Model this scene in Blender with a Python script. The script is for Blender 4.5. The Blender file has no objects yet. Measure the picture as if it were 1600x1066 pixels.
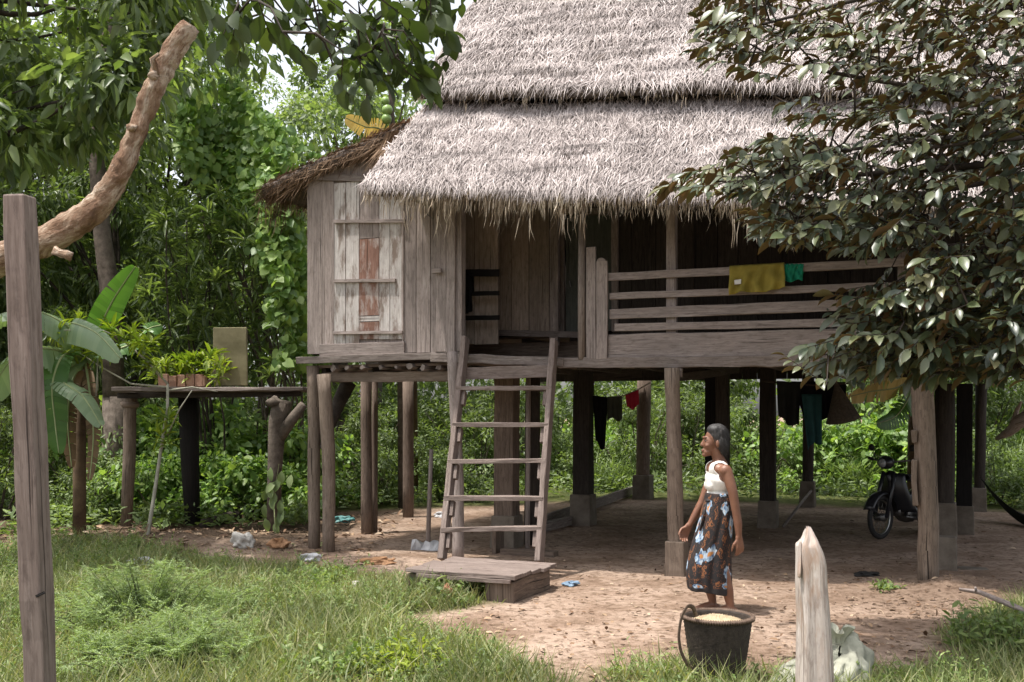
import bpy, bmesh, math, random
import numpy as np
from mathutils import Vector, Matrix, Quaternion, noise as mnoise

C = bpy.context.scene
COL = C.collection
R = math.radians
random.seed(7)
RNG = np.random.default_rng(11)

# ------------------------------------------------------------------ camera, sky, sun, exposure
CAM_H = 1.6
cam = bpy.data.cameras.new('camera')
cam_o = bpy.data.objects.new('camera', cam)
COL.objects.link(cam_o)
cam_o.location = (0, 0, CAM_H)
cam_o.rotation_euler = (R(90), 0, 0)
cam.sensor_width = 36
cam.lens = 36
cam.shift_y = 0.07
cam.clip_end = 600
C.camera = cam_o

SUN_EL = 73
SUN_H = Vector((-0.95, -0.32, 0)).normalized()
S = Vector((SUN_H.x * math.cos(R(SUN_EL)), SUN_H.y * math.cos(R(SUN_EL)), math.sin(R(SUN_EL))))
w = bpy.data.worlds.new('World')
C.world = w
w.use_nodes = True
nt = w.node_tree
for n in list(nt.nodes):
    nt.nodes.remove(n)
sky = nt.nodes.new('ShaderNodeTexSky')
sky.sky_type = 'NISHITA'
sky.sun_disc = False
sky.sun_elevation = R(SUN_EL)
sky.sun_rotation = math.atan2(S.x, S.y)
sky.air_density = 1.0
sky.dust_density = 4.0
sky.ozone_density = 0.6
bg = nt.nodes.new('ShaderNodeBackground')
bg.inputs['Strength'].default_value = 0.15
wo = nt.nodes.new('ShaderNodeOutputWorld')
hs = nt.nodes.new('ShaderNodeHueSaturation')        # a bright hazy sky: less blue than clear air
hs.inputs['Saturation'].default_value = 0.30
nt.links.new(sky.outputs[0], hs.inputs['Color'])
nt.links.new(hs.outputs[0], bg.inputs['Color'])
nt.links.new(bg.outputs[0], wo.inputs['Surface'])
sl = bpy.data.lights.new('sun', 'SUN')
sl.energy = 2.7
sl.angle = R(1.2)
sl.color = (1.0, 0.95, 0.88)
so = bpy.data.objects.new('sun', sl)
COL.objects.link(so)
so.rotation_euler = S.to_track_quat('Z', 'Y').to_euler()
C.view_settings.view_transform = 'Standard'
C.view_settings.look = 'None'
C.view_settings.exposure = 1.18
C.view_settings.gamma = 1.0
C.cycles.max_bounces = 6
C.cycles.diffuse_bounces = 4
C.cycles.transparent_max_bounces = 4

# ------------------------------------------------------------------ where things stand
F_PX, HOR = 1600.0, 645.0


def at(px, py, Y):
    """point seen at photo pixel (px, py) that stands Y metres away"""
    return Vector(((px - 800) / F_PX * Y, Y, CAM_H - (py - HOR) / F_PX * Y))


def gd(px, py):
    """ground point seen at a pixel"""
    Y = CAM_H * F_PX / (py - HOR)
    return Vector(((px - 800) / F_PX * Y, Y, 0))


ANG = math.atan(0.417)
CA, SA = math.cos(ANG), math.sin(ANG)
OY = 11.08
E1, E2, UP = Vector((CA, -SA, 0)), Vector((SA, CA, 0)), Vector((0, 0, 1))


def W(s, t, z):
    """house axes: s along the front, t into the house"""
    return Vector((0, OY, 0)) + E1 * s + E2 * t + UP * z


def H(px, py, t=0.0):
    u = (px - 800) / F_PX
    Y = (t + OY * CA) / (u * SA + CA)
    return at(px, py, Y)


def st(p):
    d = p - Vector((0, OY, 0))
    return d.dot(E1), d.dot(E2)


# ------------------------------------------------------------------ object helpers
def tag(o, label=None, cat=None, group=None, kind=None):
    if label: o['label'] = label
    if cat: o['category'] = cat
    if group: o['group'] = group
    if kind: o['kind'] = kind
    return o


def thing(name, label, cat, loc=(0, 0, 0), group=None):
    o = bpy.data.objects.new(name, None)
    COL.objects.link(o)
    o.location = loc
    o.empty_display_size = 0.2
    return tag(o, label, cat, group)


def root_loc(o):
    v = Vector((0, 0, 0))
    while o is not None:
        v += Vector(o.location)
        o = o.parent
    return v


def link_mesh(name, me, mats, parent=None, recenter=True):
    if not isinstance(mats, (list, tuple)):
        mats = [mats]
    for m in mats:
        me.materials.append(m)
    o = bpy.data.objects.new(name, me)
    COL.objects.link(o)
    if parent is not None:
        off = root_loc(parent)
        me.transform(Matrix.Translation(-off))
        o.parent = parent
    elif recenter and len(me.vertices):
        n = len(me.vertices)
        a = np.empty(n * 3)
        me.vertices.foreach_get('co', a)
        a = a.reshape(-1, 3)
        mn, mx = a.min(0), a.max(0)
        off = Vector(((mn[0] + mx[0]) / 2, (mn[1] + mx[1]) / 2, mn[2]))
        me.transform(Matrix.Translation(-off))
        o.location = off
    return o


def dup(o, parent=None):
    c = o.copy()
    COL.objects.link(c)
    if parent is not None:
        c.parent = parent
    for ch in list(o.children):
        dup(ch, c)
    return c


class MB:
    def __init__(self):
        self.V, self.F, self.U, self.M = [], [], [], []
        self.uo = random.random() * 50

    def _add(self, vs, fs, us, mi):
        b = len(self.V)
        self.V += [tuple(v) for v in vs]
        for f, u in zip(fs, us):
            self.F.append(tuple(b + i for i in f))
            self.U.append(u)
            self.M.append(mi)

    def beam(self, p0, p1, w, h, side=None, segs=1, jit=0.0, mi=0, taper=1.0, bow=0.0):
        """rectangular timber from p0 to p1, w across side, h across the rest"""
        p0, p1 = Vector(p0), Vector(p1)
        d = p1 - p0
        L = d.length
        d.normalize()
        if side is None:
            side = d.cross(UP)
            if side.length < 0.1:
                side = Vector((1, 0, 0))
        side = Vector(side)
        side = (side - d * side.dot(d)).normalized()
        up = side.cross(d).normalized()
        uo = random.random() * 40
        vo = random.random() * 40
        vs, fs, us = [], [], []
        ph = random.random() * 10
        for i in range(segs + 1):
            f = i / segs
            k = 1 + (taper - 1) * f
            c = p0.lerp(p1, f) + up * (bow * math.sin(math.pi * f))
            for a, b in ((-1, -1), (1, -1), (1, 1), (-1, 1)):
                j1 = jit * (random.random() - 0.5) * 2
                j2 = jit * (random.random() - 0.5) * 2
                vs.append(c + side * (a * w / 2 * k + j1) + up * (b * h / 2 * k + j2))
        per = [0, w, w + h, 2 * w + h, 2 * w + 2 * h]
        for i in range(segs):
            for j in range(4):
                a, b = i * 4 + j, i * 4 + (j + 1) % 4
                fs.append((a, b, b + 4, a + 4))
                u0, u1 = uo + i / segs * L, uo + (i + 1) / segs * L
                us.append(((u0, vo + per[j]), (u0, vo + per[j + 1]), (u1, vo + per[j + 1]), (u1, vo + per[j])))
        fs.append((3, 2, 1, 0))
        us.append(((uo, vo), (uo, vo + w), (uo + h * .2, vo + w), (uo + h * .2, vo)))
        e = segs * 4
        fs.append((e, e + 1, e + 2, e + 3))
        us.append(((uo, vo), (uo, vo + w), (uo + h * .2, vo + w), (uo + h * .2, vo)))
        self._add(vs, fs, us, mi)
        return self

    def tube(self, pts, rad, n=10, mi=0, jit=0.0, cap=True, flat=1.0):
        pts = [Vector(p) for p in pts]
        m = len(pts)
        if not isinstance(rad, (list, tuple)):
            rad = [rad] * m
        T = []
        for i in range(m):
            d = pts[min(i + 1, m - 1)] - pts[max(i - 1, 0)]
            T.append(d.normalized() if d.length > 1e-9 else Vector((0, 0, 1)))
        nrm = T[0].orthogonal().normalized()
        vs, fs, us = [], [], []
        uo, vo = random.random() * 40, random.random() * 40
        lens = [0]
        for i in range(1, m):
            lens.append(lens[-1] + (pts[i] - pts[i - 1]).length)
        lob = [random.random() * 6.28 for _ in range(3)]
        for i in range(m):
            if i:
                q = T[i - 1].rotation_difference(T[i])
                nrm = q @ nrm
            b = T[i].cross(nrm)
            for k in range(n):
                a = 2 * math.pi * k / n
                r = rad[i]
                if jit:
                    r *= 1 + jit * (0.6 * math.sin(2 * a + lob[0] + lens[i] * 1.3) + 0.4 * math.sin(3 * a + lob[1] - lens[i] * 2.1)) + jit * 0.5 * (random.random() - .5)
                vs.append(pts[i] + nrm * (math.cos(a) * r) + b * (math.sin(a) * r * flat))
        for i in range(m - 1):
            for k in range(n):
                k2 = (k + 1) % n
                fs.append((i * n + k, i * n + k2, (i + 1) * n + k2, (i + 1) * n + k))
                v0, v1 = vo + k / n * 6.28 * rad[i], vo + (k + 1) / n * 6.28 * rad[i]
                us.append(((uo + lens[i], v0), (uo + lens[i], v1), (uo + lens[i + 1], v1), (uo + lens[i + 1], v0)))
        if cap:
            fs.append(tuple(range(n - 1, -1, -1)))
            us.append(tuple((uo + .02 * math.cos(k), vo + .02 * math.sin(k)) for k in range(n)))
            e = (m - 1) * n
            fs.append(tuple(range(e, e + n)))
            us.append(tuple((uo + .02 * math.cos(k), vo + .02 * math.sin(k)) for k in range(n)))
        self._add(vs, fs, us, mi)
        return self

    def grid(self, rows, mi=0, close=False):
        """surface through rows of points"""
        m, n = len(rows), len(rows[0])
        vs = [p for r in rows for p in r]
        fs, us = [], []
        for i in range(m - 1):
            for j in range(n if close else n - 1):
                j2 = (j + 1) % n
                fs.append((i * n + j, i * n + j2, (i + 1) * n + j2, (i + 1) * n + j))
                us.append(((i / m, j / n), (i / m, (j + 1) / n), ((i + 1) / m, (j + 1) / n), ((i + 1) / m, j / n)))
        self._add(vs, fs, us, mi)
        return self

    def blob(self, c, r, sub=2, mi=0, jit=0.0, rot=None):
        bm = bmesh.new()
        bmesh.ops.create_icosphere(bm, subdivisions=sub, radius=1)
        c = Vector(c)
        if not isinstance(r, (tuple, list, Vector)):
            r = (r, r, r)
        o = Vector((random.random() * 20, random.random() * 20, random.random() * 20))
        vs = []
        for v in bm.verts:
            k = 1 + jit * mnoise.noise(v.co * 1.7 + o)
            p = Vector((v.co.x * r[0], v.co.y * r[1], v.co.z * r[2])) * k
            if rot is not None:
                p = rot @ p
            vs.append(c + p)
        fs = [tuple(v.index for v in f.verts) for f in bm.faces]
        us = [tuple((vs[i].x * .7 + vs[i].y * .3, vs[i].z) for i in f) for f in fs]
        bm.free()
        self._add(vs, fs, us, mi)
        return self

    def build(self, name, mats, parent=None, smooth=False, bevel=0.0, solid=0.0, sub=0, bevseg=2):
        me = bpy.data.meshes.new(name)
        me.from_pydata(self.V, [], self.F)
        uv = me.uv_layers.new(name='UVMap')
        flat = [c for f in self.U for c in f]
        uv.data.foreach_set('uv', [x for c in flat for x in c])
        me.polygons.foreach_set('material_index', self.M)
        if smooth:
            me.polygons.foreach_set('use_smooth', [True] * len(me.polygons))
        me.update()
        o = link_mesh(name, me, mats, parent)
        if solid:
            md = o.modifiers.new('solid', 'SOLIDIFY')
            md.thickness = solid
            md.offset = 0
        if sub:
            md = o.modifiers.new('sub', 'SUBSURF')
            md.levels = md.render_levels = sub
        if bevel:
            md = o.modifiers.new('bevel', 'BEVEL')
            md.width = bevel
            md.segments = bevseg
            md.limit_method = 'ANGLE'
            md.angle_limit = R(40)
        return o


# leaf outlines: (along, across, lift)
LEAF = {
    'quad': ([(0, 0, 0), (.42, .5, .05), (1, 0, -.12), (.42, -.5, .05)], [(0, 3, 2), (0, 2, 1)]),
    'fold': ([(0, 0, 0), (.3, .46, .07), (.45, 0, 0), (.3, -.46, .07), (.72, .36, .02), (.72, -.36, .02), (1, 0, -.14)],
             [(0, 2, 1), (0, 3, 2), (1, 2, 4), (2, 3, 5), (2, 6, 4), (2, 5, 6)]),
    'oval': ([(0, 0, 0), (.1, .0, 0), (.28, .40, .07), (.3, 0, 0), (.28, -.40, .07), (.55, .5, .05), (.57, 0, -.03),
              (.55, -.5, .05), (.82, .31, -.04), (.83, 0, -.09), (.82, -.31, -.04), (1, 0, -.18)],
             [(0, 1, 2), (1, 3, 2), (0, 4, 1), (1, 4, 3), (2, 3, 6, 5), (3, 4, 7, 6), (5, 6, 9, 8), (6, 7, 10, 9), (8, 9, 11), (9, 10, 11)]),
    'blade': ([(0, -.5, 0), (0, .5, 0), (.5, .38, .0), (.5, -.38, .0), (1, 0, -.22)], [(0, 1, 2, 3), (3, 2, 4)]),
    'heart': ([(0.1, 0, 0), (-.05, .30, .05), (.2, .55, .07), (.55, .5, .02), (1, 0, -.16), (.55, -.5, .02), (.2, -.55, .07), (-.05, -.30, .05), (.5, 0, -.03)],
              [(0, 8, 2, 1), (8, 3, 2), (8, 4, 3), (8, 5, 4), (8, 6, 5), (0, 7, 6, 8)]),
}


def unit(a):
    return a / np.maximum(np.linalg.norm(a, axis=1, keepdims=True), 1e-9)


def leaf_arrays(P, D, N, L, Wd, kind):
    T, FS = LEAF[kind]
    D = unit(D)
    Sd = unit(np.cross(D, N))
    N = np.cross(Sd, D)
    T = np.array(T)
    k = len(T)
    n = len(P)
    V = (P[:, None, :] + L[:, None, None] * T[None, :, 0:1] * D[:, None, :] + Wd[:, None, None] * T[None, :, 1:2] * Sd[:, None, :]
         + L[:, None, None] * T[None, :, 2:3] * N[:, None, :])
    loops, starts, tot = [], [], []
    base = []
    for f in FS:
        base.append(np.array(f))
    per = np.concatenate(base)
    sizes = np.array([len(f) for f in FS])
    loops = (np.arange(n)[:, None] * k + per[None, :]).ravel()
    sizes_all = np.tile(sizes, n)
    return V.reshape(-1, 3), loops, sizes_all


def raw_mesh(name, chunks, mi=None):
    """chunks: list of (verts, loops, sizes[, material index])"""
    vo = 0
    Vs, Ls, Ss, Ms = [], [], [], []
    for c in chunks:
        V, l, s = c[:3]
        Vs.append(V)
        Ls.append(l + vo)
        Ss.append(s)
        Ms.append(np.full(len(s), c[3] if len(c) > 3 else 0, dtype=np.int32))
        vo += len(V)
    V, l, s, m = np.concatenate(Vs), np.concatenate(Ls), np.concatenate(Ss), np.concatenate(Ms)
    me = bpy.data.meshes.new(name)
    me.vertices.add(len(V))
    me.vertices.foreach_set('co', V.astype(np.float32).ravel())
    me.loops.add(len(l))
    me.loops.foreach_set('vertex_index', l.astype(np.int32))
    me.polygons.add(len(s))
    st_ = np.concatenate(([0], np.cumsum(s)[:-1])).astype(np.int32)
    me.polygons.foreach_set('loop_start', st_)
    me.polygons.foreach_set('material_index', m)
    me.update(calc_edges=True)
    me.validate()
    return me


def rand_dirs(n, rng=RNG):
    return unit(rng.normal(size=(n, 3)))


def clump_leaves(centers, radii, per, size, kind='quad', aspect=.45, droop=.5, rng=RNG, shell=.5, flat=.8):
    """leaves gathered round clump centres; each leaf points outward and hangs a little"""
    centers = np.asarray(centers, float)
    radii = np.asarray(radii, float)
    n = len(centers) * per
    ci = np.repeat(np.arange(len(centers)), per)
    d = rand_dirs(n, rng)
    r = radii[ci] * (shell + (1 - shell) * rng.random(n)) ** 1.0 * rng.random(n) ** .25
    off = d * r[:, None]
    off[:, 2] *= flat
    P = centers[ci] + off
    D = d * .8 + rand_dirs(n, rng) * .8
    D[:, 2] -= droop
    N = np.tile(np.array([0, 0, 1.0]), (n, 1)) + rand_dirs(n, rng) * .75 + d * .3
    L = size * (0.6 + .8 * rng.random(n))
    return leaf_arrays(P, unit(D), unit(N), L, L * aspect * (0.8 + .4 * rng.random(n)), kind)


# ------------------------------------------------------------------ materials
def mk(name):
    m = bpy.data.materials.new(name)
    m.use_nodes = True
    t = m.node_tree
    b = t.nodes['Principled BSDF']
    return m, t, b


def N_(t, kind, **kw):
    n = t.nodes.new(kind)
    for k, v in kw.items():
        if k in n.inputs:
            n.inputs[k].default_value = v
        else:
            setattr(n, k, v)
    return n


def ramp(t, fac, stops, interp='LINEAR'):
    r = t.nodes.new('ShaderNodeValToRGB')
    r.color_ramp.interpolation = interp
    e = r.color_ramp.elements
    while len(e) < len(stops):
        e.new(.5)
    for el, (p, c) in zip(e, stops):
        el.position = p
        el.color = (c[0], c[1], c[2], 1)
    t.links.new(fac, r.inputs[0])
    return r.outputs[0]


def mixc(t, fac, a, b, mode='MIX'):
    m = t.nodes.new('ShaderNodeMix')
    m.data_type = 'RGBA'
    m.blend_type = mode
    for sock, val in ((m.inputs[0], fac), (m.inputs[6], a), (m.inputs[7], b)):
        if isinstance(val, (int, float)):
            sock.default_value = val
        elif isinstance(val, (tuple, list)):
            sock.default_value = (val[0], val[1], val[2], 1)
        else:
            t.links.new(val, sock)
    return m.outputs[2]


def noise_tex(t, vec, scale, detail=4, rough=.6, dist=0.0):
    n = t.nodes.new('ShaderNodeTexNoise')
    n.inputs['Scale'].default_value = scale
    n.inputs['Detail'].default_value = detail
    n.inputs['Roughness'].default_value = rough
    n.inputs['Distortion'].default_value = dist
    if vec is not None:
        t.links.new(vec, n.inputs['Vector'])
    return n.outputs['Fac']


def mapping(t, vec, scale=(1, 1, 1), loc=(0, 0, 0)):
    m = t.nodes.new('ShaderNodeMapping')
    m.inputs['Scale'].default_value = scale
    m.inputs['Location'].default_value = loc
    t.links.new(vec, m.inputs['Vector'])
    return m.outputs[0]


def coords(t, which='Object'):
    return t.nodes.new('ShaderNodeTexCoord').outputs[which]


def bump(t, b, h, strength=.4, dist=.01):
    n = t.nodes.new('ShaderNodeBump')
    n.inputs['Strength'].default_value = strength
    n.inputs['Distance'].default_value = dist
    t.links.new(h, n.inputs['Height'])
    t.links.new(n.outputs[0], b.inputs['Normal'])


def island(t):
    return t.nodes.new('ShaderNodeNewGeometry').outputs['Random Per Island']


def wood(name, dark, mid, light, grain=1.0, var=.35, rough=.85, bstr=.5, stain=None):
    """weathered timber, grain along U"""
    m, t, b = mk(name)
    uv = coords(t, 'UV')
    g = noise_tex(t, mapping(t, uv, (3.2, 60 * grain, 1)), 1.0, 6, .72, .4)
    col = ramp(t, g, [(.25, dark), (.5, mid), (.75, light)])
    sp = noise_tex(t, mapping(t, uv, (9, 34, 1), (5, 2, 0)), 1.0, 5, .7)
    col = mixc(t, ramp(t, sp, [(.36, (.7, .7, .7)), (.5, (0, 0, 0))]), col, dark)
    wh = noise_tex(t, mapping(t, uv, (2.3, 16, 1), (15, 9, 0)), 1.0, 5, .7)
    col = mixc(t, ramp(t, wh, [(.55, (0, 0, 0)), (.72, (.6, .6, .6))]), col, [min(.8, c * 1.25) for c in light])
    big = noise_tex(t, mapping(t, uv, (1.3, 5, 1), (3, 1, 0)), 1.0, 3, .6)
    col = mixc(t, ramp(t, big, [(.35, (0, 0, 0)), (.7, (.55, .55, .55))]), col, [c * .62 for c in mid])
    rnd = island(t)
    hsv = t.nodes.new('ShaderNodeHueSaturation')
    mr = N_(t, 'ShaderNodeMapRange')
    t.links.new(rnd, mr.inputs[0])
    mr.inputs[3].default_value = 1 - var
    mr.inputs[4].default_value = 1 + var
    t.links.new(mr.outputs[0], hsv.inputs['Value'])
    t.links.new(col, hsv.inputs['Color'])
    col = hsv.outputs[0]
    crack = noise_tex(t, mapping(t, uv, (.9, 70 * grain, 1), (7, 3, 0)), 1.0, 2, .5)
    ck = ramp(t, crack, [(.29, (1, 1, 1)), (.36, (0, 0, 0))])
    col = mixc(t, ck, col, [c * .35 for c in dark])
    if stain:
        sn = noise_tex(t, mapping(t, uv, (2.2, 7, 1), (11, 5, 0)), 1.0, 5, .7)
        col = mixc(t, ramp(t, sn, [(.5, (0, 0, 0)), (.62, (1, 1, 1))]), col, stain)
    t.links.new(col, b.inputs['Base Color'])
    b.inputs['Roughness'].default_value = rough
    b.inputs['Specular IOR Level'].default_value = .25
    mx = t.nodes.new('ShaderNodeMath')
    mx.operation = 'SUBTRACT'
    t.links.new(g, mx.inputs[0])
    t.links.new(ck, mx.inputs[1])
    bump(t, b, mx.outputs[0], bstr, .006)
    return m


def leafmat(name, cols, trans=.35, rough=.45, tcol=None, spec=.4, under=None):
    m, t, b = mk(name)
    rnd = island(t)
    n = len(cols)
    col = ramp(t, rnd, [(i / max(n - 1, 1), c) for i, c in enumerate(cols)])
    ns = noise_tex(t, coords(t, 'Object'), .9, 2, .5)
    hsv = t.nodes.new('ShaderNodeHueSaturation')
    mr = N_(t, 'ShaderNodeMapRange')
    t.links.new(ns, mr.inputs[0])
    mr.inputs[1].default_value, mr.inputs[2].default_value = .3, .7
    mr.inputs[3].default_value, mr.inputs[4].default_value = .75, 1.25
    t.links.new(mr.outputs[0], hsv.inputs['Value'])
    t.links.new(col, hsv.inputs['Color'])
    col = hsv.outputs[0]
    t.links.new(col, b.inputs['Base Color'])
    b.inputs['Roughness'].default_value = rough
    b.inputs['Specular IOR Level'].default_value = spec
    if trans > 0:
        tr = t.nodes.new('ShaderNodeBsdfTranslucent')
        tc = mixc(t, 1.0, col, tcol or (1.5, 1.6, .6), 'MULTIPLY')
        t.links.new(tc, tr.inputs[0])
        mx = t.nodes.new('ShaderNodeMixShader')
        mx.inputs[0].default_value = trans
        t.links.new(b.outputs[0], mx.inputs[1])
        t.links.new(tr.outputs[0], mx.inputs[2])
        t.links.new(mx.outputs[0], t.nodes['Material Output'].inputs[0])
    return m


def cloth(name, col, scale=60, rough=.9, var=.2):
    m, t, b = mk(name)
    co = coords(t, 'Object')
    n = noise_tex(t, co, 7, 4, .6)
    c = mixc(t, ramp(t, n, [(.3, (0, 0, 0)), (.7, (1, 1, 1))]), [x * (1 - var) for x in col], [min(1, x * (1 + var)) for x in col])
    t.links.new(c, b.inputs['Base Color'])
    b.inputs['Roughness'].default_value = rough
    b.inputs['Specular IOR Level'].default_value = .15
    wv = t.nodes.new('ShaderNodeTexNoise')
    wv.inputs['Scale'].default_value = scale
    t.links.new(co, wv.inputs['Vector'])
    bump(t, b, wv.outputs['Fac'], .25, .004)
    return m


def rough_mat(name, c1, c2, scale=8, rough=.85, bstr=.5, spec=.3, metal=0.0, bd=.01):
    m, t, b = mk(name)
    co = coords(t, 'Object')
    n = noise_tex(t, co, scale, 6, .65)
    t.links.new(ramp(t, n, [(.3, c1), (.7, c2)]), b.inputs['Base Color'])
    b.inputs['Roughness'].default_value = rough
    b.inputs['Specular IOR Level'].default_value = spec
    b.inputs['Metallic'].default_value = metal
    if bstr:
        bump(t, b, noise_tex(t, co, scale * 3, 5, .6), bstr, bd)
    return m


M = {}
M['grey'] = wood('weathered_grey_wood', (.10, .078, .068), (.215, .178, .158), (.34, .295, .27), 1, .22)
M['pale'] = wood('pale_grey_wood', (.15, .12, .105), (.30, .25, .228), (.43, .37, .345), 1, .2)
M['post'] = wood('peeled_pole_wood', (.09, .066, .05), (.19, .145, .112), (.29, .232, .19), .7, .15)
M['brown'] = wood('brown_plank_wood', (.075, .054, .042), (.165, .122, .095), (.26, .20, .16), 1, .25)
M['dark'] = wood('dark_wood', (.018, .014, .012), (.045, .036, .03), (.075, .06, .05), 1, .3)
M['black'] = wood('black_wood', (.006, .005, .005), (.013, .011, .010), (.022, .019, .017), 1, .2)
M['ladder'] = wood('ladder_wood', (.095, .07, .06), (.22, .172, .15), (.34, .282, .252), 1, .15)
M['white'] = wood('flaking_white_paint_wood', (.30, .26, .235), (.52, .48, .455), (.66, .63, .61), 1, .05, stain=(.20, .155, .13))
M['porch'] = wood('porch_plank_wood', (.15, .12, .10), (.33, .265, .215), (.45, .375, .32), 1, .2)
M['red'] = wood('faded_red_wood', (.13, .07, .05), (.215, .115, .085), (.30, .19, .155), .8, .08, stain=(.36, .31, .285))
M['stake'] = wood('sun_bleached_wood', (.20, .155, .13), (.48, .41, .365), (.68, .62, .58), .7, .05, bstr=.9, stain=(.36, .26, .20))
M['bark'] = rough_mat('rough_bark', (.045, .035, .026), (.16, .13, .105), 9, .9, .8)
M['darkbark'] = rough_mat('dark_bark', (.02, .016, .012), (.07, .055, .045), 9, .9, .8)
def tanbark():
    m, t, b = mk('peeling_tan_bark')
    co = coords(t, 'UV')
    big = noise_tex(t, mapping(t, co, (3.0, 6, 1)), 1, 6, .72, .6)
    fine = noise_tex(t, mapping(t, co, (14, 40, 1)), 1, 6, .7)
    col = ramp(t, big, [(.30, (.075, .05, .035)), (.42, (.21, .125, .078)), (.52, (.33, .235, .165)), (.60, (.52, .43, .34)), (.72, (.24, .165, .115))])
    col = mixc(t, ramp(t, fine, [(.34, (.85, .85, .85)), (.48, (0, 0, 0))]), col, (.12, .065, .04))
    col = mixc(t, ramp(t, fine, [(.60, (0, 0, 0)), (.70, (.7, .7, .7))]), col, (.60, .49, .38))
    t.links.new(col, b.inputs['Base Color'])
    b.inputs['Roughness'].default_value = .9
    b.inputs['Specular IOR Level'].default_value = .2
    ad = t.nodes.new('ShaderNodeMath')
    t.links.new(fine, ad.inputs[0])
    t.links.new(big, ad.inputs[1])
    bump(t, b, ad.outputs[0], 1.0, .03)
    return m


M['tanbark'] = tanbark()
M['concrete'] = rough_mat('dirty_concrete', (.10, .08, .062), (.19, .16, .13), 6, .9, .5)
M['metal'] = rough_mat('worn_metal', (.10, .10, .10), (.22, .21, .20), 20, .45, .1, .5, .9)
M['rubber'] = rough_mat('dusty_rubber', (.012, .012, .012), (.03, .027, .025), 20, .7, .2)
M['bikepaint'] = rough_mat('dark_motorbike_paint', (.010, .011, .014), (.02, .02, .024), 5, .3, 0, .5)
# ------------------------------------------------------------------ ground
def inpoly(x, y, poly):
    ins = np.zeros(x.shape, bool)
    n = len(poly)
    for i in range(n):
        x0, y0 = poly[i]
        x1, y1 = poly[(i + 1) % n]
        c = ((y0 > y) != (y1 > y)) & (x < (x1 - x0) * (y - y0) / ((y1 - y0) if y1 != y0 else 1e-9) + x0)
        ins ^= c
    return ins


def polydist(x, y, poly):
    d = np.full(x.shape, 1e9)
    n = len(poly)
    for i in range(n):
        ax, ay = poly[i]
        bx, by = poly[(i + 1) % n]
        vx, vy = bx - ax, by - ay
        tt = np.clip(((x - ax) * vx + (y - ay) * vy) / (vx * vx + vy * vy + 1e-12), 0, 1)
        d = np.minimum(d, np.hypot(x - ax - tt * vx, y - ay - tt * vy))
    return np.where(inpoly(x, y, poly), d, -d)


def wav(x, y, k, seed=0):
    r = np.random.default_rng(seed)
    o = np.zeros(x.shape)
    for i in range(7):
        a = r.random() * 6.28
        f = k * (0.5 + 1.5 * r.random())
        o += np.sin((x * math.cos(a) + y * math.sin(a)) * f + r.random() * 6.28)
    return o / 7


_g = lambda lst: [(gd(a, b).x, gd(a, b).y) for a, b in lst]
GRASS_A = _g([(-160, 860), (100, 852), (200, 852), (300, 868), (380, 884), (470, 880), (560, 893), (640, 905), (700, 925), (770, 938), (690, 950),
              (620, 962), (650, 985), (770, 1005), (840, 1035), (890, 1070)]) + [(0.9, 4.5), (0.9, 1.0), (-14, 1.0), (-14, 11.5)]
GRASS_B = [(0.6, 6.35), (1.3, 6.5), (2.6, 6.25), (3.4, 6.1), (3.4, 1.0), (0.6, 1.0)]
GRASS_C = _g([(1470, 985), (1530, 965), (1600, 935)]) + [(9, 9.0), (14, 9), (14, 1), (3.0, 1.0)] + _g([(1440, 1060), (1510, 1020)])
GRASS_D = [(-14, 15.2), (-4.0, 16.6), (-2.0, 17.2), (0.2, 18.2), (2.0, 19.5), (6.0, 17.6), (9, 16.5), (14, 16), (60, 16), (60, 90), (-60, 90), (-60, 14)]


def grassmask(x, y):
    wx = x + .16 * wav(x, y, 5, 1) + .10 * wav(x, y, 14, 2)
    wy = y + .20 * wav(x, y, 5, 3) + .12 * wav(x, y, 14, 4)
    m = np.zeros(x.shape)
    for p, s in ((GRASS_A, 2.6), (GRASS_B, 1.8), (GRASS_C, 2.2), (GRASS_D, 1.5)):
        m = np.maximum(m, np.clip(.5 + polydist(wx, wy, p) * s, 0, 1))
    return m


def gz(x, y):
    x, y = np.asarray(x, float), np.asarray(y, float)
    z = .012 * wav(x, y, 2.2, 21) + .008 * wav(x, y, 9, 22)
    mound = .13 * np.exp(-(((x + 4.1) / 1.6) ** 2 + ((y - 12.7) / .8) ** 2)) * (1 + .3 * wav(x, y, 7, 23))
    pile = .10 * np.exp(-(((x - 3.95) / .9) ** 2 + ((y - 9.35) / .45) ** 2)) * (1 + .6 * wav(x, y, 9, 24))
    return z + mound + pile - .02


def gz1(x, y):
    return float(gz(np.array([x]), np.array([y]))[0])


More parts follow.
